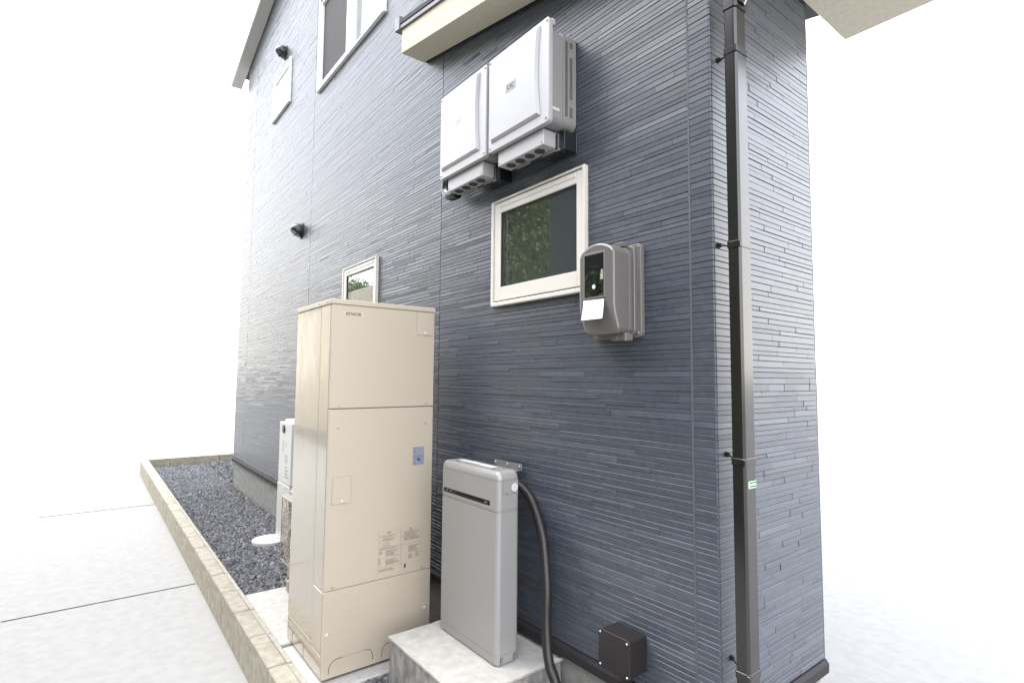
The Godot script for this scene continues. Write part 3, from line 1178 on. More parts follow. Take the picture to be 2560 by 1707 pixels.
func opposite_side() -> void:
	rng.seed = 77
	# trees on the far side of the lane, a dark house and shrubs: they show in the window panes
	var tones := [Color(0.19, 0.24, 0.065), Color(0.15, 0.21, 0.065), Color(0.21, 0.25, 0.07)]
	var spots := [Vector3(-17.5, 0, 14.0), Vector3(-21.0, 0, 15.5), Vector3(-19.8, 0, 12.3), Vector3(-24.5, 0, 15.0), Vector3(-30.0, 0, 10.8), Vector3(-34.5, 0, 12.0), Vector3(-27.0, 0, 14.0)]
	var heights := [9.9, 11.8, 10.6, 10.8, 8.0, 8.4, 9.2]
	var said := ["broadleaf tree nearest the dark house edge in the window's mirror image", "tall green tree in the middle of the window's mirror image", "low spreading tree mirrored at the left of the window pane", "green tree behind the low spreading one, mirrored in the window", "broadleaf tree behind the beige garage roof, mirrored in the far window", "last tree along the lane, farthest from the house", "broad tree between the garage and the tall trees"]
	for i in spots.size():
		tree("broadleaf_tree", said[i], "tree", spots[i] + Vector3(0, -0.2, 0), heights[i], 3.0, 1.4, 4200, tones[i % 3], "trees across the lane")
	for i in 4:
		tree("shrub", ["bushy green shrub in front of the dark house corner", "second shrub along the dark house wall", "third shrub along the dark house wall", "fourth shrub along the dark house wall"][i], "shrub", Vector3(-7.6 + i * 1.9, -0.2, 6.2), 3.9, 1.25, 0.5, 1300, tones[(i + 1) % 3], "shrubs along the dark neighbouring house")
	var nh := thing("neighbour_house", "dark blue-grey house wall standing opposite behind green shrubs", "house", Vector3(-3.5, -0.2, 9))
	var mb := MB.new()
	mb.box(Vector3(-10.5, -0.2, 7.4), Vector3(2.5, 7.4, 12.0), 0.02)
	obj("wall", mb, M.neighbour_wall, nh)
	mb = MB.new()
	mb.prism([Vector2(-10.9, 7.401), Vector2(3.0, 7.401), Vector2(-3.5, 9.0)], 6.9, 12.5, 0.02)
	obj("roof", mb, M.roofing, nh)
	var g := thing("garage", "beige garage with a pale roof beam across the lane", "garage", Vector3(-24, -0.2, 9))
	mb = MB.new()
	mb.box(Vector3(-26, -0.2, 6.5), Vector3(-18.0, 4.5, 9.5), 0.02)
	obj("wall", mb, M.beige_wall, g)
	mb = MB.new()
	mb.box(Vector3(-26.3, 4.501, 6.2), Vector3(-17.7, 5.2, 9.8), 0.03)
	obj("roof", mb, M.soffit_cream, g)


# ---------------------------------------------------------------- inverters
func inverters() -> void:
	inverter(0.0, "silver inverter with printed badge, nearer the house corner", true)
	inverter(-0.558, "silver inverter with faint badge, farther from the house corner", false)
	# black cable boxes under each
	for k in 2:
		var dx := [0.0, -0.567][k] as float
		var t := thing("cable_box", ["black cable cover under the nearer silver inverter", "black cable cover under the farther silver inverter, left of the window"][k], "cover box", Vector3(-2.1 + dx, 2.96, 0.05), "cable covers under the inverters")
		var mb := MB.new()
		mb.slab(rrect(-2.187 + dx, 2.958, -2.014 + dx, 3.062, 0.006, 3), 0.0, 0.09, 0.004, 0.004, 2)
		obj("cover", mb, M.black_box, t)
		mb = MB.new()
		mb.box(Vector3(-2.192 + dx, 2.954, 0.0), Vector3(-2.009 + dx, 3.066, 0.006), 0.002)
		obj("flange", mb, M.black_box, t)
		for p in [Vector3(-2.16 + dx, 2.9575, 0.07), Vector3(-2.04 + dx, 2.9575, 0.07)]:
			screw(t, "screw", p, face_down(), 0.004, M.steel)
		var br := MB.new()
		br.box(Vector3(-2.062 + dx, 2.965, 0.09), Vector3(-2.056 + dx, 3.06, 0.094))
		br.box(Vector3(-2.075 + dx, 2.962, 0.09), Vector3(-2.045 + dx, 2.970, 0.098), 0.001)
		obj("bracket", br, M.steel, t)
	# cable elbow left of the farther inverter's terminal box
	var t := tag(MeshInstance3D.new(), "black glossy cable elbow under the farther inverter", "conduit")
	var pts := []
	var rad := []
	var bendc := Curve3D.new()
	bendc.bake_interval = 0.004
	for q in [[-3.222, 3.20, 0.07, 0.0, 0.03], [-3.222, 3.09, 0.08, 0.0, 0.04], [-3.165, 3.018, 0.085, -0.035, 0.012], [-3.06, 3.005, 0.09, -0.04, -0.002]]:
		bendc.add_point(Vector3(q[0], q[1], q[2]), Vector3(q[3], q[4], 0), Vector3(-q[3], -q[4], 0))
	var bl := bendc.get_baked_length()
	for i in 61:
		pts.append(bendc.sample_baked(bl * i / 60.0, true))
		rad.append(0.035 + (0.003 if i > 42 and (i / 2) % 2 == 0 else 0.0))
	var mb := MB.new()
	mb.tube(pts, rad, 16)
	t.name = "conduit_elbow"
	t.mesh = mb.mesh()
	t.material_override = mat("conduit_black", lin(0.02, 0.02, 0.022), 0.22)
	add_child(t)


func inverter(dx: float, label: String, badge: bool) -> void:
	var t := thing("inverter", label, "inverter", Vector3(-2.28 + dx, 3.35, 0), "silver inverters on the wall")
	var X := func(x: float) -> float: return x + dx
	# vented rear sleeve and body: rounded top and bottom edges as seen from the front
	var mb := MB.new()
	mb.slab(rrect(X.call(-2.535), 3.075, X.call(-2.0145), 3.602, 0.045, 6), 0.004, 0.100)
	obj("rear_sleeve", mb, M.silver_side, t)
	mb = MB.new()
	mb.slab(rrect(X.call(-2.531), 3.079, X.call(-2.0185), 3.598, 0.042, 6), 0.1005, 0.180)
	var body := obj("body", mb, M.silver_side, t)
	# louvre slots on both sides of the sleeve
	mb = MB.new()
	for side in [0, 1]:
		var xs: float = X.call(-2.0146) if side == 0 else X.call(-2.5349)
		for i in 50:
			var y := 3.14 + i * 0.0083
			mb.box(Vector3(xs - 0.001, y, 0.066), Vector3(xs + 0.001, y + 0.0042, 0.086), 0.0004)
			if i < 7 or (i > 11 and i < 40) or i > 45:
				mb.box(Vector3(xs - 0.001, y, 0.032), Vector3(xs + 0.001, y + 0.0042, 0.052), 0.0004)
	stuff(obj("vent_slots", mb, M.slot_dark, t))
	# front plate
	mb = MB.new()
	mb.slab(rrect(X.call(-2.541), 3.073, X.call(-2.008), 3.636, 0.018, 5), 0.180, 0.206, 0.005, 0.005, 3)
	var plate := obj("front_plate", mb, M.silver_paint, t)
	mb = MB.new()
	var pts := []
	var nseg := 10
	for i in nseg + 1:   # right edge, bowed inwards
		var f := float(i) / nseg
		pts.append(Vector2(X.call(-2.071) - 0.018 * sin(PI * f) - 0.002 + 0.002 * f * 0, lerpf(3.128, 3.611, f)))
	for i in nseg + 1:
		var f := 1.0 - float(i) / nseg
		pts.append(Vector2(X.call(-2.505) - 0.012 * sin(PI * f), lerpf(3.124, 3.611, f)))
	mb.prism(pts, 0.2062, 0.222, 0.014, 0.012)
	obj("raised_panel", mb, M.silver_paint, t)
	for p in [Vector2(-2.528, 3.618), Vector2(-2.024, 3.618), Vector2(-2.526, 3.097), Vector2(-2.030, 3.098)]:
		screw(t, "screw", Vector3(p.x + dx, p.y, 0.206), Transform3D.IDENTITY, 0.0072, M.steel)
	# lip behind the top right corner
	mb = MB.new()
	mb.box(Vector3(X.call(-2.03), 3.60, 0.16), Vector3(X.call(-2.0085), 3.634, 0.181), 0.002)
	obj("corner_lip", mb, M.silver_paint, t)
	# badge
	if badge:
		mb = MB.new()
		mb.box(Vector3(-2.354, 3.357, 0.2215), Vector3(-2.266, 3.405, 0.2232), 0.0004)
		var b := obj("badge", mb, M.badge, t)
		letters(b, Vector3(-2.310, 3.381, 0.2231), 0.058, 0.024, 0.0008, M.ink)
	else:
		letters(t, Vector3(-2.310 + dx + 0.015, 3.380, 0.2219), 0.058, 0.024, 0.0006, M.faint_ink)
	# sticker on the side
	mb = MB.new()
	mb.sheet(Vector3(X.call(-2.0180), 3.166, 0.172), Vector3(X.call(-2.0180), 3.166, 0.122), Vector3(X.call(-2.0180), 3.152, 0.122), Vector3(X.call(-2.0180), 3.152, 0.172), Vector3(1, 0, 0))
	obj("sticker", mb, M.sticker_white, body)
	# terminal box underneath
	mb = MB.new()
	mb.box(Vector3(X.call(-2.484), 2.985, 0.079), Vector3(X.call(-2.083), 3.0725, 0.176), 0.004)
	var tb := obj("terminal_box", mb, M.silver_paint, t)
	for i in 4:
		mb = MB.new()
		var cx: float = X.call(-2.412 + 0.083 * i)
		mb.xf = Transform3D(face_down().basis, Vector3(cx, 2.985, 0.132))
		mb.lathe([Vector2(0.029, 0.0), Vector2(0.029, 0.004), Vector2(0.026, 0.0055), Vector2(0.018, 0.0035), Vector2(0.016, 0.005), Vector2(0.0, 0.005)], 24)
		obj("grommet", mb, M.grommet, tb)
	mb = MB.new()
	mb.box(Vector3(X.call(-2.41), 2.967, 0.092), Vector3(X.call(-2.29), 2.9845, 0.096))
	mb.box(Vector3(X.call(-2.18), 2.967, 0.092), Vector3(X.call(-2.083), 2.9845, 0.096))
	obj("mounting_lip", mb, M.silver_side, tb)
	for p in [Vector2(-2.470, 3.003), Vector2(-2.099, 3.003)]:
		screw(tb, "screw", Vector3(p.x + dx, p.y, 0.176), Transform3D.IDENTITY, 0.0055, M.steel)


# c I c drawn as squared open letters
func letters(parent: Node, at: Vector3, w: float, hh: float, depth: float, material: Material) -> void:
	var cw := w * 0.34
	var s := hh * 0.19
	for k in 2:
		var mb := MB.new()
		var x0 := at.x + (-w * 0.5 if k == 0 else w * 0.5 - cw)
		var y0 := at.y - hh * 0.5
		var y1 := at.y + hh * 0.5
		mb.box(Vector3(x0, y0 + s * 0.8, at.z), Vector3(x0 + s, y1 - s * 0.8, at.z + depth))
		mb.prism([Vector2(x0, y1 - s), Vector2(x0 + s * 0.9, y1), Vector2(x0 + cw, y1), Vector2(x0 + cw, y1 - s), Vector2(x0 + s * 1.1, y1 - s), Vector2(x0 + s, y1 - s * 1.3), Vector2(x0, y1 - s * 1.3)], at.z, at.z + depth * 1.1)
		mb.prism([Vector2(x0, y0 + s), Vector2(x0 + s * 0.9, y0), Vector2(x0 + cw, y0), Vector2(x0 + cw, y0 + s), Vector2(x0 + s * 1.1, y0 + s), Vector2(x0 + s, y0 + s * 1.3), Vector2(x0, y0 + s * 1.3)], at.z, at.z + depth * 1.1)
		obj("letter", mb, material, parent)
	var mi := MB.new()
	mi.box(Vector3(at.x - s * 0.5, at.y - hh * 0.5, at.z), Vector3(at.x + s * 0.5, at.y + hh * 0.62, at.z + depth))
	obj("letter", mi, material, parent)


# ---------------------------------------------------------------- electricity meter box
func meter_box() -> void:
	var t := thing("meter_box", "grey-brown arched electricity meter box with dark glass and paper notice", "meter box", Vector3(-1.72, 2.15, 0))
	var mb := MB.new()
	mb.slab(rrect(-1.872, 1.952, -1.576, 2.388, 0.022, 5), 0.0, 0.024, 0.005, 0.005, 3)
	obj("back_plate", mb, M.meter_edge, t)
	for p in [Vector2(-1.592, 2.372), Vector2(-1.594, 1.972), Vector2(-1.856, 2.372), Vector2(-1.856, 1.972)]:
		screw(t, "screw", Vector3(p.x, p.y, 0.024), Transform3D.IDENTITY, 0.007, M.steel)
	# case: arched top, tapering in depth towards the bottom
	var pts := []
	var nor := []
	var x0 := -1.832
	var x1 := -1.614
	var yb := 1.966
	var ys := 2.352
	var rise := 0.042
	var nn := 16
	var r := 0.03
	# right side up, rounded shoulder, arch, left side, bottom
	var add := func(x: float, y: float, a: Vector2) -> void:
		pts.append(Vector2(x, y))
		nor.append(a.normalized())
	for i in 6:
		var a := -PI * 0.5 + PI * 0.5 * i / 5.0
		add.call(x1 - r + cos(a) * r, yb + r + sin(a) * r, Vector2(cos(a), sin(a)))
	for i in 5:
		var a := PI * 0.5 * i / 5.0 * 0.78
		add.call(x1 - 0.022 + cos(a) * 0.022, ys - 0.022 + sin(a) * 0.022, Vector2(cos(a), sin(a)))
	for i in nn + 1:
		var f := float(i) / nn
		var x := lerpf(x1 - 0.012, x0 + 0.012, f)
		var q := (x - (x0 + x1) * 0.5) / ((x1 - x0) * 0.5)
		add.call(x, ys - 0.004 + rise * (1.0 - q * q) , Vector2(q * rise * 2.0 / 0.11, 1.0))
	for i in 5:
		var a := PI - PI * 0.5 * 0.78 * (1.0 - i / 4.0)
		add.call(x0 + 0.022 + cos(a) * 0.022, ys - 0.022 + sin(a) * 0.022, Vector2(cos(a), sin(a)))
	for i in 6:
		var a := PI + PI * 0.5 * i / 5.0
		add.call(x0 + r + cos(a) * r, yb + r + sin(a) * r, Vector2(cos(a), sin(a)))
	# extra points along the sides so that the taper can bend
	var P2 := []
	var N2 := []
	for i in pts.size():
		var j := (i + 1) % pts.size()
		P2.append(pts[i])
		N2.append(nor[i])
		var dist: float = pts[i].distance_to(pts[j])
		if dist > 0.08:
			var cnt := int(dist / 0.02)
			for k in range(1, cnt):
				P2.append(pts[i].lerp(pts[j], float(k) / cnt))
				N2.append(nor[i].lerp(nor[j], float(k) / cnt).normalized())
	var taper := func(p: Vector3) -> Vector3:
		var d := maxf(0.0, 2.095 - p.y)
		var f := 1.0 - (0.35 * d + 1.9 * d * d) / 0.17 * 0.75
		return Vector3(p.x, p.y, 0.034 + (p.z - 0.034) * f)
	mb = MB.new()
	mb.slab(rrect(-1.846, 1.958, -1.600, 2.380, 0.03, 5), 0.0242, 0.042, 0.006, 0.006, 3)
	obj("case_rim", mb, M.meter_plastic, t)
	mb = MB.new()
	mb.bend = taper
	mb.slab([P2, N2], 0.040, 0.168, 0.014, 0.012, 5)
	obj("case", mb, M.meter_plastic, t)
	# raised bead down the right side of the case
	mb = MB.new()
	mb.slab([P2.map(func(p): return Vector2((p.x + 1.723) * 1.012 - 1.723, (p.y - 2.17) * 1.008 + 2.17)), N2], 0.056, 0.062, 0.002, 0.002, 2)
	obj("bead", mb, M.meter_edge, t)
	# viewing window
	mb = MB.new()
	mb.slab(rrect(-1.800, 2.130, -1.664, 2.348, 0.006, 3), 0.150, 0.1700, 0.003, 0.002, 2)
	var frame := obj("window_frame", mb, M.meter_edge, t)
	mb = MB.new()
	mb.box(Vector3(-1.790, 2.141, 0.160), Vector3(-1.672, 2.338, 0.1712))
	obj("glass", mb, M.meter_glass, frame)
	mb = MB.new()
	mb.box(Vector3(-1.690, 2.215, 0.1713), Vector3(-1.673, 2.243, 0.1718))
	mb.box(Vector3(-1.686, 2.244, 0.1713), Vector3(-1.6735, 2.2445 + 0.016, 0.1716))
	obj("display_label", mb, mat("label_green", lin(0.28, 0.30, 0.24), 0.5), frame)
	mb = MB.new()
	mb.slab(circle(-1.731, 2.186, 0.0105, 18), 0.1713, 0.1717)
	obj("round_sticker", mb, M.sticker_white, frame)
	# paper notice, its lower edge curling away
	var tex := print_image(256, 190, Color(0.92, 0.92, 0.92), Color(0.5, 0.5, 0.52), 5, [[14, 8, 246, 22, 14, 9], [60, 40, 180, 50, 12, 4], [180, 42, 240, 60, 12, 4], [120, 128, 170, 138, 10, 5]], [])
	var pm := print_mat("notice_print", tex, 0.7)
	mb = MB.new()
	var rows := 8
	for i in rows:
		for s in 1:
			var f0 := float(i) / rows
			var f1 := float(i + 1) / rows
			var z0 := 0.1715 + 0.007 * f0 * f0
			var z1 := 0.1715 + 0.007 * f1 * f1
			var a := Vector3(lerpf(-1.797, -1.806, f0), lerpf(2.127, 2.034, f0), z0)
			var b := Vector3(lerpf(-1.669, -1.674, f0), lerpf(2.124, 2.034, f0), z0 - 0.001)
			var c := Vector3(lerpf(-1.669, -1.674, f1), lerpf(2.124, 2.034, f1), z1 - 0.001)
			var d := Vector3(lerpf(-1.797, -1.806, f1), lerpf(2.127, 2.034, f1), z1)
			var q := (c - a).cross(b - a).normalized()
			q = q if q.z > 0 else -q
			mb.tri(a, b, c, q, q, q, Vector2(0, f0), Vector2(1, f0), Vector2(1, f1))
			mb.tri(a, c, d, q, q, q, Vector2(0, f0), Vector2(1, f1), Vector2(0, f1))
	obj("paper_notice", mb, pm, t)
	# bottom latch and top tab
	mb = MB.new()
	mb.box(Vector3(-1.705, 1.936, 0.034), Vector3(-1.615, 1.970, 0.085), 0.004)
	mb.box(Vector3(-1.632, 1.934, 0.060), Vector3(-1.612, 1.972, 0.090), 0.003)
	var latch := obj("latch", mb, M.meter_edge, t)
	screw(latch, "screw", Vector3(-1.672, 1.950, 0.085), Transform3D.IDENTITY, 0.006, M.steel)
	mb = MB.new()
	mb.slab(rrect(-1.70, 2.375, -1.645, 2.400, 0.009, 4), 0.026, 0.070, 0.003, 0.003, 2)
	obj("tab", mb, M.meter_plastic, t)


# ---------------------------------------------------------------- downpipe
func downpipe() -> void:
	var t := thing("downpipe", "dark brown square downpipe fixed beside the house corner", "downpipe", Vector3(-1.136, -0.2, -0.044))
	var X0 := -1.162
	var X1 := -1.110
	var Z0 := -0.085
	var Z1 := -0.003
	var c := 0.013
	var section := func(e: float) -> Array:
		# plan outline in (x, z), one chamfered outer edge
		return [Vector2(X0 - e, Z0 - e), Vector2(X1 + e - 0.004, Z0 - e), Vector2(X1 + e, Z0 - e + 0.004), Vector2(X1 + e, Z1 + e - c), Vector2(X1 + e - c * 0.55, Z1 + e - 0.002), Vector2(X1 + e - c, Z1 + e), Vector2(X0 - e + 0.004, Z1 + e), Vector2(X0 - e, Z1 + e - 0.004)]
	var levels := [-0.2, 0.646, 1.445, 2.301, 3.105, 3.285]
	for i in 5:
		var mb := MB.new()
		mb.xf = face_y()
		mb.prism(section.call(0.0 if i < 4 else -0.0015), levels[i] + (0.001 if i > 0 else 0.0), levels[i + 1] - 0.001)
		obj("pipe_section", mb, M.pipe_brown, t)
	var arm_z := [-0.075, -0.069, -0.035, -0.058]
	for i in 4:
		var y: float = levels[i + 1]
		var mb := MB.new()
		mb.xf = face_y()
		mb.prism(section.call(0.003), y - 0.014, y + 0.012, 0.0015)
		var band := obj("band", mb, M.pipe_brown, t)
		mb = MB.new()
		mb.box(Vector3(X1 - 0.006, y - 0.017, Z1 - 0.001), Vector3(X1 + 0.006, y + 0.010, Z1 + 0.007), 0.002)
		obj("clasp", mb, M.pipe_brown, band)
		mb = MB.new()
		mb.tube([Vector3(CORNER - 0.002, y + 0.014, arm_z[i]), Vector3(X0 + 0.002, y + 0.001, -0.04)], 0.0035, 8)
		mb.tube([Vector3(CORNER - 0.002, y + 0.014, arm_z[i]), Vector3(CORNER + 0.007, y + 0.012, arm_z[i] + 0.004)], 0.011, 10)
		obj("bracket_arm", mb, M.box_brown, t)
	# elbow towards the gutter
	var mb2 := MB.new()
	mb2.xf = face_y()
	mb2.prism(section.call(0.003), 3.283, 3.330, 0.001)
	mb2.xf = Transform3D.IDENTITY
	mb2.tube([Vector3(-1.13, 3.320, -0.044), Vector3(-1.10, 3.37, -0.044), Vector3(-0.80, 3.60, -0.044), Vector3(-0.57, 3.745, -0.044)], 0.040, 10)
	obj("elbow", mb2, M.pipe_brown, t)
	# green and white sticker
	var tex := print_image(64, 32, Color(0.85, 0.90, 0.82), Color(0.05, 0.42, 0.16), 9, [], [[6, 3, 58, 10], [6, 20, 58, 9], [34, 6, 5, 4, Color(0.8, 0.9, 0.8)]])
	mb2 = MB.new()
	mb2.sheet(Vector3(X1 + 0.0008, 1.3695, -0.028), Vector3(X1 + 0.0008, 1.3695, -0.0845), Vector3(X1 + 0.0008, 1.3425, -0.0845), Vector3(X1 + 0.0008, 1.3425, -0.028), Vector3(1, 0, 0))
	obj("sticker", mb2, print_mat("sticker_print", tex, 0.45), t)


func vents() -> void:
	for k in 2:
		var p := [Vector3(-7.87, 6.36, 0.0), Vector3(-6.83, 3.56, 0.0)][k] as Vector3
		var t := thing("vent_hood", ["black round vent hood above the small upstairs window", "black round vent hood on the bare wall above the white boiler"][k], "vent hood", p, "vent hoods on the wall")
		var R := 0.088
		var mb := MB.new()
		mb.slab(circle(p.x, p.y, R + 0.012, 28), 0.0, 0.014, 0.004, 0.004, 2)
		obj("flange", mb, M.black_box, t)
		mb = MB.new()
		mb.xf = Transform3D(Basis.IDENTITY, p)
		var pt := func(a: float, b: float) -> Vector3:
			var q := Vector3(cos(a) * cos(b) * R, sin(a) * cos(b) * R, 0.014 + sin(b) * 0.115)
			var lim := -R * 0.95 + (q.z - 0.014) * 0.72
			q.y = maxf(q.y, lim)
			return q
		for i in 28:
			for j in 9:
				var a := TAU * i / 28
				var a2 := TAU * (i + 1) / 28
				var b := PI * 0.5 * j / 9
				var b2 := PI * 0.5 * (j + 1) / 9
				var ps := [pt.call(a, b), pt.call(a2, b), pt.call(a2, b2), pt.call(a, b2)]
				var ns := []
				for q in ps:
					var lim: float = -R * 0.95 + (q.z - 0.014) * 0.72
					ns.append(Vector3(0, -1, 0.72).normalized() if q.y <= lim + 1e-5 else Vector3(q.x / R, q.y / R, (q.z - 0.014) / 0.115 * R / 0.115).normalized())
				mb.quad4(ps[0], ps[1], ps[2], ps[3], ns[0], ns[1], ns[2], ns[3])
		obj("hood", mb, M.black_box, t)
		mb = MB.new()
		mb.xf = Transform3D(Basis(Vector3(1, 0, 0), PI * 0.5 + 0.62), p + Vector3(0, -0.052, 0.052))
		mb.slab(circle(0, 0, 0.045, 20), -0.002, 0.003)
		obj("opening", mb, M.slot_dark, t)


# ---------------------------------------------------------------- water heater
func water_heater() -> void:
	var pad := MB.new()
	pad.box(Vector3(-3.672, -0.12, 0.13), Vector3(-3.022, 0.058, 0.956), 0.008)
	tag(obj("concrete_pad", pad, M.concrete), "pale concrete pad under the tall beige water heater", "concrete pad", "concrete pads")
	var t := thing("water_heater", "tall beige water heater cabinet with maker's name on its front", "water heater", Vector3(-3.44, 0.058, 0.55))
	var x0 := -3.772
	var x1 := -3.114
	var z0 := 0.216
	var z1 := 0.898
	var mb := MB.new()
	mb.box(Vector3(x0 + 0.004, 0.074, z0), Vector3(x1 - 0.006, 2.19, z1 - 0.006), 0.004)
	for fx_ in [x0 + 0.06, x1 - 0.08]:
		for fz in [z0 + 0.07, z1 - 0.07]:
			mb.box(Vector3(fx_ - 0.035, 0.058, fz - 0.035), Vector3(fx_ + 0.035, 0.076, fz + 0.035))
	obj("cabinet", mb, M.heater_seam, t)
	# front panels (towards the corner)
	var fp := [[0.073, 0.5495], [0.5515, 1.5735], [1.5775, 2.1875]]
	for f in fp:
		mb = MB.new()
		mb.box(Vector3(x1 - 0.018, f[0], z0), Vector3(x1, f[1], z1), 0.004)
		var panel := obj("front_panel", mb, M.heater_face, t)
		if f[0] > 1.0:
			hatch(panel, x1, 0.231, 2.033, 0.346, 2.182, Vector2(0.288, 2.047))
		elif f[0] > 0.5:
			hatch(panel, x1, 0.755, 1.032, 0.868, 1.184, Vector2(0.809, 1.045))
	# side panels
	mb = MB.new()
	mb.box(Vector3(x0, 0.222, z1 - 0.02), Vector3(-3.300, 2.1875, z1 - 0.002), 0.003)
	obj("side_panel", mb, M.heater_paint, t)
	mb = MB.new()
	mb.box(Vector3(-3.2975, 0.5475, z1 - 0.02), Vector3(-3.136, 2.1875, z1 - 0.001), 0.003)
	obj("side_panel", mb, M.heater_paint, t)
	mb = MB.new()
	mb.box(Vector3(-3.2975, 0.196, z1 - 0.02), Vector3(-3.1345, 0.5435, z1 - 0.001), 0.003)
	obj("side_panel", mb, M.heater_paint, t)
	mb = MB.new()
	mb.box(Vector3(x0, 0.072, z1 - 0.02), Vector3(-3.1345, 0.193, z1 - 0.0015), 0.003)
	mb.box(Vector3(x0, 0.190, z1 - 0.02), Vector3(-3.300, 0.219, z1 - 0.0012), 0.003)
	obj("side_panel", mb, M.heater_paint, t)
	mb = MB.new()
	mb.box(Vector3(-3.1335, 0.072, z1 - 0.02), Vector3(x1 - 0.0185, 2.1875, z1 - 0.0002), 0.002)
	obj("corner_post", mb, M.heater_paint, t)
	# lid
	mb = MB.new()
	mb.xf = face_y()
	mb.slab(rrect(x0 - 0.008, z0 - 0.006, x1 + 0.005, z1 + 0.006, 0.010, 4), 2.1885, 2.217, 0.006, 0.006, 3)
	var lid_ := obj("lid", mb, M.heater_face, t)
	for x in [-3.762, -3.318, -3.185]:
		screw(lid_, "screw", Vector3(x, 2.202, z1 + 0.006), Transform3D.IDENTITY, 0.0045, M.steel)
	var fx := face_x()
	for p in [Vector2(0.841, 1.590), Vector2(0.271, 1.594), Vector2(0.842, 1.466), Vector2(0.271, 1.467), Vector2(0.850, 0.568), Vector2(0.280, 0.570)]:
		screw(t, "screw", Vector3(x1, p.y, p.x), fx, 0.0055, M.steel)
	for p in [Vector2(0.874, 0.316), Vector2(0.256, 0.316)]:
		var kb := MB.new()
		kb.xf = Transform3D(fx.basis, Vector3(x1, p.y, p.x))
		kb.lathe([Vector2(0.010, 0), Vector2(0.0095, 0.004), Vector2(0.006, 0.007), Vector2(0, 0.008)], 14)
		obj("white_cap", kb, M.white_plastic, t)
	for p in [Vector2(-3.755, 0.200), Vector2(-3.55, 0.203), Vector2(-3.352, 0.205), Vector2(-3.18, 0.56), Vector2(-3.64, 0.157)]:
		screw(t, "screw", Vector3(p.x, p.y, z1 - 0.0005), Transform3D.IDENTITY, 0.004, M.steel)
	# knock-out outlines at the foot
	mb = MB.new()
	for o in [[0.858, 0.808, 0.597, 0.630], [0.539, 0.500, 0.30, 0.33]]:
		var path := []
		for i in 9:
			var a := PI * 0.5 * i / 8
			path.append(Vector3(x1 + 0.0002, lerpf(0.118, 0.170, sin(a)), lerpf(o[1], o[0], cos(a))))
		mb.tube([Vector3(x1 + 0.0002, 0.100, o[0])] + path + [Vector3(x1 + 0.0002, 0.1705, o[1] - 0.03)], 0.0016, 6)
		path = []
		for i in 9:
			var a := PI * 0.5 * i / 8
			path.append(Vector3(x1 + 0.0002, lerpf(0.122, 0.170, sin(a)), lerpf(o[3], o[2], cos(a))))
		mb.tube([Vector3(x1 + 0.0002, 0.100, o[2])] + path + [Vector3(x1 + 0.0002, 0.1705, o[3] + 0.02)], 0.0016, 6)
		mb.box(Vector3(x1 - 0.001, 0.1698, o[3] + 0.02), Vector3(x1 + 0.0003, 0.1706, o[1] - 0.03))
	obj("knockout_line", mb, M.heater_seam, t)
	mat("knockout_soft", lin(0.20, 0.175, 0.14), 0.6)
	for o in [[-3.44, -3.385], [-3.66, -3.61]]:
		mb = MB.new()
		mb.tube([Vector3(o[0], 0.076, z1 - 0.001), Vector3(o[0], 0.13, z1 - 0.001), Vector3(o[0] + 0.012, 0.155, z1 - 0.001), Vector3(o[0] + 0.03, 0.162, z1 - 0.001), Vector3(o[1], 0.162, z1 - 0.001)], 0.0012, 5)
		obj("knockout_line", mb, M.knockout_soft, t)
	# name plate
	mb = MB.new()
	mb.box(Vector3(x1 - 0.001, 2.119, 0.708), Vector3(x1 + 0.0008, 2.149, 0.830), 0.0003)
	obj("name_plate", mb, mat("plate_light", lin(0.46, 0.41, 0.33), 0.35), t)
	lettering(t, "lettering", "HITACHI", "Droid Sans", 700, 0.0182, Vector3(x1 + 0.0012, 2.134, 0.769), Basis(Vector3(0, 0, -1), Vector3(0, 1, 0), Vector3(1, 0, 0)), M.ink, 0.95)
	# rating sticker
	var tex := print_image(160, 224, Color(0.50, 0.535, 0.59), Color(0.24, 0.26, 0.31), 3, [[8, 8, 150, 20, 12, 6], [8, 28, 60, 92, 10, 4], [80, 36, 130, 60, 10, 4], [8, 108, 150, 150, 11, 5], [8, 178, 60, 210, 9, 4], [90, 182, 146, 206, 10, 4]], [[4, 104, 152, 2, Color(0.35, 0.38, 0.45)], [4, 130, 152, 1, Color(0.35, 0.38, 0.45)]])
	mb = MB.new()
	mb.sheet(Vector3(x1 + 0.0008, 1.3215, 0.358), Vector3(x1 + 0.0008, 1.3215, 0.278), Vector3(x1 + 0.0008, 1.2085, 0.278), Vector3(x1 + 0.0008, 1.2085, 0.358), Vector3(1, 0, 0))
	var rs := obj("rating_sticker", mb, print_mat("rating_print", tex, 0.35), t)
	mb = MB.new()
	mb.xf = Transform3D(fx.basis * Basis.from_scale(Vector3(1.0, 0.62, 1.0)), Vector3(x1 + 0.0009, 1.2425, 0.3165))
	mb.slab(circle(0, 0, 0.0125, 22), 0.0, 0.0004)
	obj("oval_emblem", mb, M.ink, rs)
	mb = MB.new()
	mb.tube([Vector3(x1 + 0.0013, 1.2405, 0.3225), Vector3(x1 + 0.0013, 1.2440, 0.318), Vector3(x1 + 0.0013, 1.2415, 0.314), Vector3(x1 + 0.0013, 1.2445, 0.3105)], 0.0007, 5)
	obj("oval_emblem", mb, M.badge, rs)
	# printed instructions
	var ink := Color(0.16, 0.13, 0.10, 0.85)
	var thin := Color(0.22, 0.18, 0.14, 0.7)
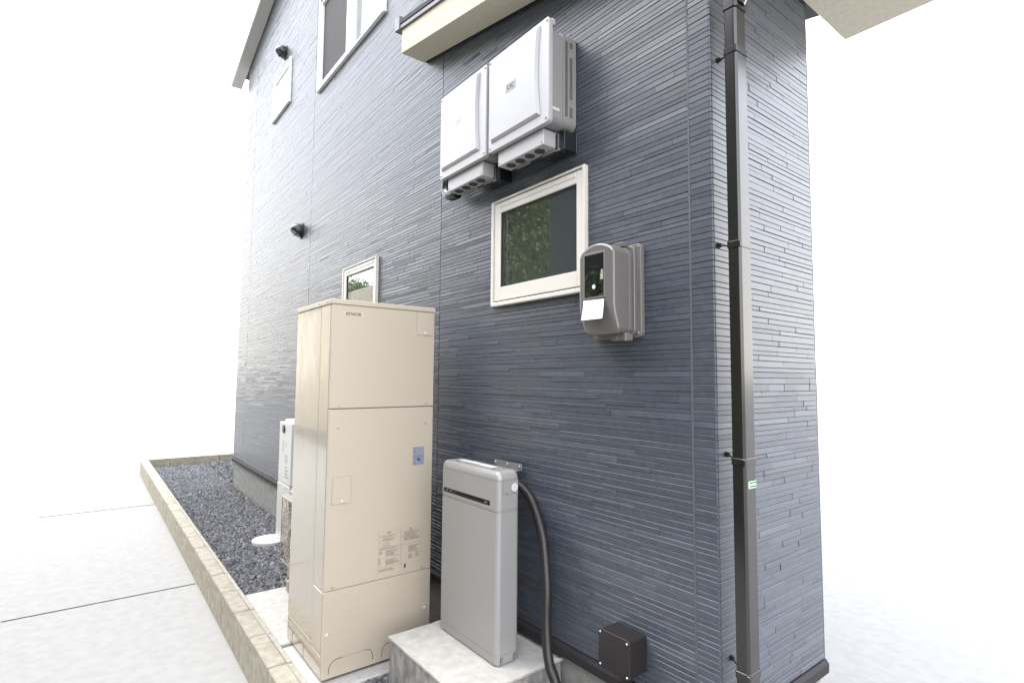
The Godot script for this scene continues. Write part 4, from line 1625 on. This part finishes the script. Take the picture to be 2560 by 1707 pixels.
	tex = print_image(480, 420, Color(0.5, 0.45, 0.38, 0.0), ink, 8,
		[[96, 12, 150, 24, 20, 14], [340, 12, 396, 24, 20, 14], [40, 46, 230, 60, 9, 4], [40, 70, 200, 110, 9, 4], [40, 122, 190, 132, 9, 4], [40, 142, 170, 156, 9, 4], [280, 40, 460, 140, 8, 4], [6, 172, 300, 182, 12, 7], [8, 196, 60, 230, 9, 5], [80, 196, 230, 262, 8, 4], [80, 290, 236, 350, 8, 4], [330, 196, 462, 262, 8, 4], [330, 280, 390, 330, 12, 6], [410, 270, 462, 320, 11, 5], [8, 380, 200, 414, 14, 7], [12, 46, 26, 60, 20, 12], [12, 76, 26, 90, 20, 12], [12, 106, 26, 120, 20, 12], [254, 80, 268, 96, 20, 12], [8, 262, 30, 340, 16, 8]],
		[[0, 0, 242, 1, thin], [0, 34, 242, 1, thin], [250, 0, 230, 1, thin], [250, 34, 230, 1, thin], [0, 0, 1, 420, thin], [241, 0, 1, 400, thin], [250, 0, 1, 400, thin], [479, 0, 1, 380, thin], [0, 166, 480, 2, thin], [0, 190, 480, 1, thin], [0, 362, 242, 1, thin], [250, 362, 230, 1, thin], [0, 270, 242, 1, thin]])
	mb = MB.new()
	mb.sheet(Vector3(x1 + 0.0006, 0.831, 0.577), Vector3(x1 + 0.0006, 0.831, 0.285), Vector3(x1 + 0.0006, 0.585, 0.285), Vector3(x1 + 0.0006, 0.585, 0.577), Vector3(1, 0, 0))
	obj("instruction_print", mb, print_mat("instructions", tex, 0.4, true), t)
	mb = MB.new()
	mb.xf = Transform3D(fx.basis, Vector3(x1 + 0.0008, 0.600, 0.402))
	mb.prism([Vector2(0.0, 0.014), Vector2(-0.004, 0.004), Vector2(0.010, 0.004), Vector2(0.012, 0.010)], 0.0, 0.0004)
	mb.prism([Vector2(-0.004, 0.002), Vector2(0.0, -0.013), Vector2(0.008, -0.010), Vector2(0.010, 0.001)], 0.0, 0.0004)
	obj("emblem", mb, M.ink, t)


func hatch(parent: Node, x: float, z0: float, y0: float, z1: float, y1: float, knob: Vector2) -> void:
	var mb := MB.new()
	mb.xf = face_x()
	mb.slab(rrect(-z1 - 0.001, y0 - 0.001, -z0 + 0.001, y1 + 0.001, 0.006, 3), x - 0.002, x + 0.0006)
	obj("hatch_gap", mb, mat("hatch_shadow", lin(0.18, 0.15, 0.12), 0.6), parent)
	mb = MB.new()
	mb.xf = face_x()
	mb.slab(rrect(-z1, y0, -z0, y1, 0.005, 3), x - 0.001, x + 0.0045, 0.002, 0.002, 2)
	var hh := obj("hatch", mb, M.heater_face, parent)
	mb = MB.new()
	mb.xf = Transform3D(face_x().basis, Vector3(x + 0.004, knob.y, knob.x))
	mb.lathe([Vector2(0.0095, 0), Vector2(0.009, 0.004), Vector2(0.006, 0.0065), Vector2(0, 0.007)], 14)
	obj("knob", mb, M.white_plastic, hh)


func heat_pump() -> void:
	var pad := MB.new()
	pad.box(Vector3(-4.688, -0.12, 0.24), Vector3(-3.700, 0.067, 0.954), 0.008)
	tag(obj("concrete_pad", pad, M.mortar_top), "pale concrete pad beside the gravel under the beige fan unit", "concrete pad", "concrete pads")
	var t := thing("heat_pump", "beige outdoor fan unit with wire grille behind the tall water heater", "fan unit", Vector3(-4.25, 0.067, 0.5))
	var x0 := -4.66
	var x1 := -3.85
	var mb := MB.new()
	mb.box(Vector3(x0, 0.15, 0.33), Vector3(x1, 0.84, 0.655), 0.012)
	obj("casing", mb, M.heat_pump_beige, t)
	mb = MB.new()
	mb.box(Vector3(x0 + 0.02, 0.32, 0.656), Vector3(x0 + 0.56, 0.79, 0.662))
	obj("fan_recess", mb, M.slot_dark, t)
	# guard: a bulging frame of wires, spokes and rings
	mb = MB.new()
	var c := Vector3(x0 + 0.29, 0.555, 0.66)
	for i in 28:
		var a := TAU * i / 28
		var d := Vector3(cos(a), sin(a), 0)
		var sc := 1.0 / maxf(absf(d.x) / 0.27, absf(d.y) / 0.245)
		mb.tube([c + Vector3(0, 0, 0.055) + d * 0.05, c + Vector3(0, 0, 0.055) + d * sc * 0.93, c + d * sc], 0.0032, 5)
	for k in 7:
		var q := 0.2 + 0.12 * k
		var pts := []
		for i in 33:
			var a := TAU * i / 32
			var d := Vector3(cos(a) * 0.27 * q, sin(a) * 0.245 * q, 0.055)
			pts.append(c + d)
		mb.tube(pts, 0.003, 5)
	for s in [[-0.27, -0.245, 0.27, -0.245], [0.27, -0.245, 0.27, 0.245], [0.27, 0.245, -0.27, 0.245], [-0.27, 0.245, -0.27, -0.245]]:
		mb.tube([c + Vector3(s[0], s[1], 0.055), c + Vector3(s[2], s[3], 0.055)], 0.004, 5)
	obj("fan_guard", mb, M.heat_pump_beige, t)
	mb = MB.new()
	mb.box(Vector3(c.x - 0.275, c.y + 0.235, 0.656), Vector3(c.x + 0.275, c.y + 0.255, 0.725), 0.004)
	obj("guard_hood", mb, M.heat_pump_beige, t)
	for x in [x0 + 0.10, x1 - 0.12]:
		mb = MB.new()
		mb.box(Vector3(x - 0.03, 0.067, 0.31), Vector3(x + 0.03, 0.15, 0.68), 0.004)
		obj("foot", mb, M.heat_pump_beige, t)


func boiler() -> void:
	var t := thing("boiler", "white wall boiler with round black flue above a pipe cover, far left", "boiler", Vector3(-6.29, 0.1, 0))
	var mb := MB.new()
	mb.slab(rrect(-6.52, 0.592, -6.065, 1.255, 0.012, 3), 0.02, 0.25, 0.006, 0.006, 3)
	var body := obj("casing", mb, M.boiler_white, t)
	mb = MB.new()
	mb.slab(rrect(-6.50, 0.60, -6.030, 1.245, 0.01, 3), 0.02, 0.20)
	obj("back_casing", mb, mat("boiler_grey", lin(0.28, 0.28, 0.28), 0.5), t)
	mb = MB.new()
	mb.slab(rrect(-6.50, 1.256, -6.15, 1.282, 0.006, 3), 0.06, 0.20)
	obj("top_cap", mb, M.boiler_white, t)
	mb = MB.new()
	mb.slab(circle(-6.345, 1.181, 0.042, 24), 0.25, 0.262, 0.004, 0.004, 2)
	var flue := obj("flue", mb, M.slot_dark, body)
	mb = MB.new()
	for i in 2:
		mb.box(Vector3(-6.38, 1.163 + 0.028 * i, 0.2622), Vector3(-6.31, 1.170 + 0.028 * i, 0.266), 0.001)
	obj("flue_bar", mb, M.steel, flue)
	var tex := print_image(128, 256, Color(0.86, 0.86, 0.84, 0.0), Color(0.25, 0.25, 0.25, 0.7), 12, [[30, 20, 60, 90, 10, 4], [70, 30, 90, 70, 9, 4], [66, 100, 110, 150, 6, 3], [70, 170, 116, 250, 18, 7]], [[26, 96, 4, 4, Color(0.7, 0.1, 0.1, 1.0)]])
	mb = MB.new()
	mb.sheet(Vector3(-6.50, 1.09, 0.2506), Vector3(-6.085, 1.09, 0.2506), Vector3(-6.085, 0.62, 0.2506), Vector3(-6.50, 0.62, 0.2506), Vector3(0, 0, 1))
	obj("print", mb, print_mat("boiler_print", tex, 0.5, true), body)
	mb = MB.new()
	mb.slab(rrect(-6.535, -0.03, -6.075, 0.586, 0.012, 3), 0.02, 0.252, 0.006, 0.006, 3)
	obj("pipe_cover", mb, M.boiler_white, t)
	for x in [-6.50, -6.20]:
		screw(t, "screw", Vector3(x, 0.555, 0.252), Transform3D.IDENTITY, 0.01, M.steel)
	mb = MB.new()
	mb.box(Vector3(-6.07, 0.20, 0.02), Vector3(-5.92, 0.66, 0.20), 0.02)
	obj("side_cover", mb, M.boiler_white, t)


# ---------------------------------------------------------------- storage battery on its plinth
func battery() -> void:
	var p := thing("concrete_plinth", "rough grey concrete plinth with pale top under the battery cabinet", "plinth", Vector3(-2.51, -0.1, 0.3))
	var mb := MB.new()
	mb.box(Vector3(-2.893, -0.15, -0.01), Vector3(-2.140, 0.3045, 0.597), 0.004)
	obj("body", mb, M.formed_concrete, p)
	# trowelled top with a slightly ragged edge
	mb = MB.new()
	var outl := []
	var nn := 18
	for s in 4:
		for i in nn:
			var f := float(i) / nn
			var a: Vector2 = [Vector2(-2.897, -0.012), Vector2(-2.133, -0.012), Vector2(-2.133, 0.603), Vector2(-2.897, 0.603)][s]
			var b: Vector2 = [Vector2(-2.897, -0.012), Vector2(-2.133, -0.012), Vector2(-2.133, 0.603), Vector2(-2.897, 0.603)][(s + 1) % 4]
			outl.append(a.lerp(b, f) + Vector2(rng.randf_range(-0.0025, 0.0025), rng.randf_range(-0.0025, 0.0025)))
	mb.xf = face_y()
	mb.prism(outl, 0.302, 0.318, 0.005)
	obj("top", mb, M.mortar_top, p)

	var t := thing("battery", "silver-grey home battery cabinet with black display strip on the plinth", "battery cabinet", Vector3(-2.53, 0.318, 0.26))
	var x0 := -2.810
	var x1 := -2.250
	var z0 := 0.184
	var z1 := 0.329
	var fy := face_y()
	var part := func(y0: float, y1: float, inset: float) -> MB:
		var b := MB.new()
		b.xf = fy
		b.slab(rrect(x0 + inset, z0 + inset, x1 - inset, z1 - inset, 0.026, 6), y0, y1)
		return b
	mb = MB.new()
	mb.xf = face_down()
	# foot skirt tapering in a little at the bottom
	mb.slab(rrect(x0 + 0.001, z0, x1 - 0.001, z1 - 0.001, 0.028, 6), -0.3705, -0.3195, 0.012, 0.014, 3)
	obj("skirt", mb, M.battery_paint, t)
	obj("seam", part.call(0.369, 0.3725, 0.0018), M.battery_seam, t)
	obj("lower_casing", part.call(0.3725, 1.0755, 0.0), M.battery_paint, t)
	obj("seam", part.call(1.0755, 1.081, 0.0035), M.battery_paint, t)
	obj("middle_casing", part.call(1.081, 1.2355, 0.0), M.battery_paint, t)
	obj("seam", part.call(1.2355, 1.2370, 0.0022), M.battery_seam, t)
	mb = MB.new()
	mb.xf = fy
	mb.slab(rrect(x0, z0, x1, z1, 0.030, 6), 1.2370, 1.281, 0.029, 0.042, 7)
	obj("cap", mb, M.battery_paint, t)
	mb = MB.new()
	mb.xf = fy
	mb.slab(rrect(x0, z0, x1, z1, 0.026, 6), 1.0838, 1.0848, 0.0)
	mb = MB.new()
	# line above the display joint
	mb.xf = fy
	mb.slab(rrect(x0 - 0.0002, z0 - 0.0002, x1 + 0.0002, z1 + 0.0002, 0.026, 6), 1.0860, 1.0868)
	obj("seam", mb, M.battery_seam, t)
	# display strip
	mb = MB.new()
	mb.slab(rrect(-2.776, 1.1035, -2.318, 1.1275, 0.003, 3), z1 - 0.001, z1 + 0.0012)
	var d := obj("display_strip", mb, M.display, t)
	mb = MB.new()
	mb.slab(rrect(-2.7755, 1.104, -2.640, 1.127, 0.003, 3), z1 + 0.0012, z1 + 0.0016)
	obj("dim_section", mb, M.display_brown, d)
	mb = MB.new()
	for x in [-2.738, -2.698]:
		mb.slab(circle(x, 1.1165, 0.0042, 12), z1 + 0.0016, z1 + 0.0020)
	for s in [[-2.362, 0.010], [-2.348, 0.007]]:
		mb.box(Vector3(s[0], 1.1125, z1 + 0.0012), Vector3(s[0] + s[1], 1.1185, z1 + 0.0017))
	obj("symbol", mb, mat("symbol_grey", lin(0.28, 0.275, 0.27), 0.5), d)
	# labels and plugs on top
	mb = MB.new()
	var ytop := 1.2814
	mb.sheet(Vector3(-2.735, ytop, 0.217), Vector3(-2.545, ytop, 0.217), Vector3(-2.545, ytop, 0.262), Vector3(-2.735, ytop, 0.262), Vector3.UP)
	var tex := print_image(200, 64, Color(0.80, 0.80, 0.80), Color(0.62, 0.62, 0.63), 14, [[10, 6, 190, 58, 8, 3]], [])
	obj("top_label", mb, print_mat("top_print", tex, 0.5), t)
	mb = MB.new()
	mb.sheet(Vector3(-2.530, ytop, 0.222), Vector3(-2.395, ytop, 0.222), Vector3(-2.395, ytop, 0.268), Vector3(-2.530, ytop, 0.268), Vector3.UP)
	obj("top_label", mb, M["top_print"], t)
	mb = MB.new()
	mb.xf = fy
	for q in [Vector2(-2.70, 0.283), Vector2(-2.345, 0.289), Vector2(-2.345, 0.215)]:
		mb.slab(circle(q.x, q.y, 0.013, 16), 1.2805, 1.2822)
	obj("plug", mb, mat("plug_grey", lin(0.13, 0.13, 0.135), 0.5), t)
	# service panel and round seal on the end
	var fx := face_x()
	mb = MB.new()
	mb.xf = fx
	mb.box(Vector3(-0.2945, 1.166, x1 - 0.004), Vector3(-0.1985, 1.2345, x1 + 0.0008), 0.0004)
	var sp := obj("service_panel", mb, M.battery_paint, t)
	mb = MB.new()
	mb.box(Vector3(x1 - 0.003, 1.166, 0.2948), Vector3(x1 + 0.0004, 1.2345, 0.2962))
	mb.box(Vector3(x1 - 0.003, 1.1645, 0.198), Vector3(x1 + 0.0004, 1.1657, 0.2962))
	obj("panel_gap", mb, M.battery_seam, sp)
	mb = MB.new()
	mb.xf = Transform3D(fx.basis, Vector3(x1 + 0.0008, 1.1955, 0.220))
	mb.slab(circle(0, 0, 0.0215, 26), 0.0, 0.002, 0.001, 0.001, 1)
	var seal := obj("round_seal", mb, M.white_plastic, t)
	mb = MB.new()
	mb.box(Vector3(x1 + 0.0028, 1.1945, 0.212), Vector3(x1 + 0.0031, 1.1970, 0.228))
	obj("seal_print", mb, M.badge, seal)
	for q in [Vector2(0.272, 1.168), Vector2(0.224, 1.169)]:
		screw(t, "screw", Vector3(x1 + 0.0004, q.y, q.x), fx, 0.0032, M.slot_dark)
	# two recesses in the skirt
	for zc in [0.296, 0.214]:
		mb = MB.new()
		mb.xf = fx
		mb.slab(rrect(-zc - 0.0085, 0.332, -zc + 0.0085, 0.362, 0.006, 4), x1 - 0.004, x1 - 0.0002)
		var rec := obj("anchor_recess", mb, M.battery_seam, t)
		mb = MB.new()
		mb.xf = fx
		mb.slab(rrect(-zc - 0.0045, 0.334, -zc + 0.0085, 0.357, 0.004, 3), x1 - 0.003, x1 + 0.0004)
		obj("anchor_plate", mb, M.steel, rec)
	# wall bracket
	mb = MB.new()
	mb.slab(rrect(-2.693, 1.234, -2.432, 1.272, 0.008, 4), 0.022, 0.027, 0.001, 0.001, 1)
	mb.box(Vector3(-2.67, 1.229, 0.024), Vector3(-2.455, 1.234, 0.186), 0.001)
	var br := obj("wall_bracket", mb, mat("bracket_steel", lin(0.24, 0.24, 0.235), 0.4, 0.5), t)
	for x in [-2.680, -2.565, -2.452]:
		screw(br, "bolt", Vector3(x, 1.255, 0.027), Transform3D.IDENTITY, 0.0085, M.steel)

	# corrugated hose
	var way := [Vector3(-2.47, 1.185, 0.12), Vector3(-2.40, 1.175, 0.085), Vector3(-2.33, 1.126, 0.06), Vector3(-2.258, 1.059, 0.07), Vector3(-2.181, 0.952, 0.09), Vector3(-2.142, 0.853, 0.105), Vector3(-2.098, 0.709, 0.13), Vector3(-2.078, 0.562, 0.15), Vector3(-2.052, 0.446, 0.165), Vector3(-2.025, 0.384, 0.175), Vector3(-1.966, 0.329, 0.19), Vector3(-1.90, 0.22, 0.20), Vector3(-1.85, 0.02, 0.20), Vector3(-1.84, -0.12, 0.20)]
	var cv := Curve3D.new()
	cv.bake_interval = 0.004
	for i in way.size():
		var tn: Vector3 = (way[mini(i + 1, way.size() - 1)] - way[maxi(i - 1, 0)]) / 6.0
		cv.add_point(way[i], -tn, tn)
	var L := cv.get_baked_length()
	var pts := []
	var rad := []
	var s := 0.0
	while s < L:
		for q in [[0.0, 0.0225], [0.0018, 0.0262], [0.0050, 0.0262], [0.0068, 0.0225]]:
			pts.append(cv.sample_baked(minf(s + q[0], L), true))
			rad.append(q[1])
		s += 0.0088
	mb = MB.new()
	mb.tube(pts, rad, 18)
	tag(obj("flexible_hose", mb, M.hose_black), "black corrugated hose curving down from behind the battery cabinet", "hose")


func junction_box() -> void:
	var t := thing("junction_box", "dark brown square junction box low on the wall near the corner", "junction box", Vector3(-1.67, 0.47, 0))
	var mb := MB.new()
	mb.slab(rrect(-1.757, 0.474, -1.582, 0.633, 0.010, 4), 0.0, 0.106)
	obj("body", mb, M.box_brown, t)
	mb = MB.new()
	mb.slab(rrect(-1.760, 0.470, -1.579, 0.637, 0.012, 4), 0.1065, 0.117, 0.003, 0.003, 3)
	var lid_ := obj("lid", mb, M.box_brown, t)
	for p in [Vector2(-1.748, 0.624), Vector2(-1.594, 0.624), Vector2(-1.748, 0.484), Vector2(-1.594, 0.484)]:
		var kb := MB.new()
		kb.xf = Transform3D(Basis.IDENTITY, Vector3(p.x, p.y, 0.117))
		kb.lathe([Vector2(0.0048, 0), Vector2(0.0045, 0.002), Vector2(0.003, 0.0032), Vector2(0, 0.0036)], 12)
		obj("screw", kb, M.white_plastic, lid_)


func lid() -> void:
	var mb := MB.new()
	mb.xf = face_y()
	mb.slab(circle(-6.51, 0.315, 0.185, 40), -0.10, -0.036, 0.006, 0.006, 3)
	var o := obj("drain_cover", mb, M.white_plastic)
	tag(o, "round white drain cover lying flat in the dark gravel", "drain cover")
	mb = MB.new()
	mb.box(Vector3(-6.44, -0.0362, 0.29), Vector3(-6.36, -0.0352, 0.315))
	obj("print", mb, M.badge, o)
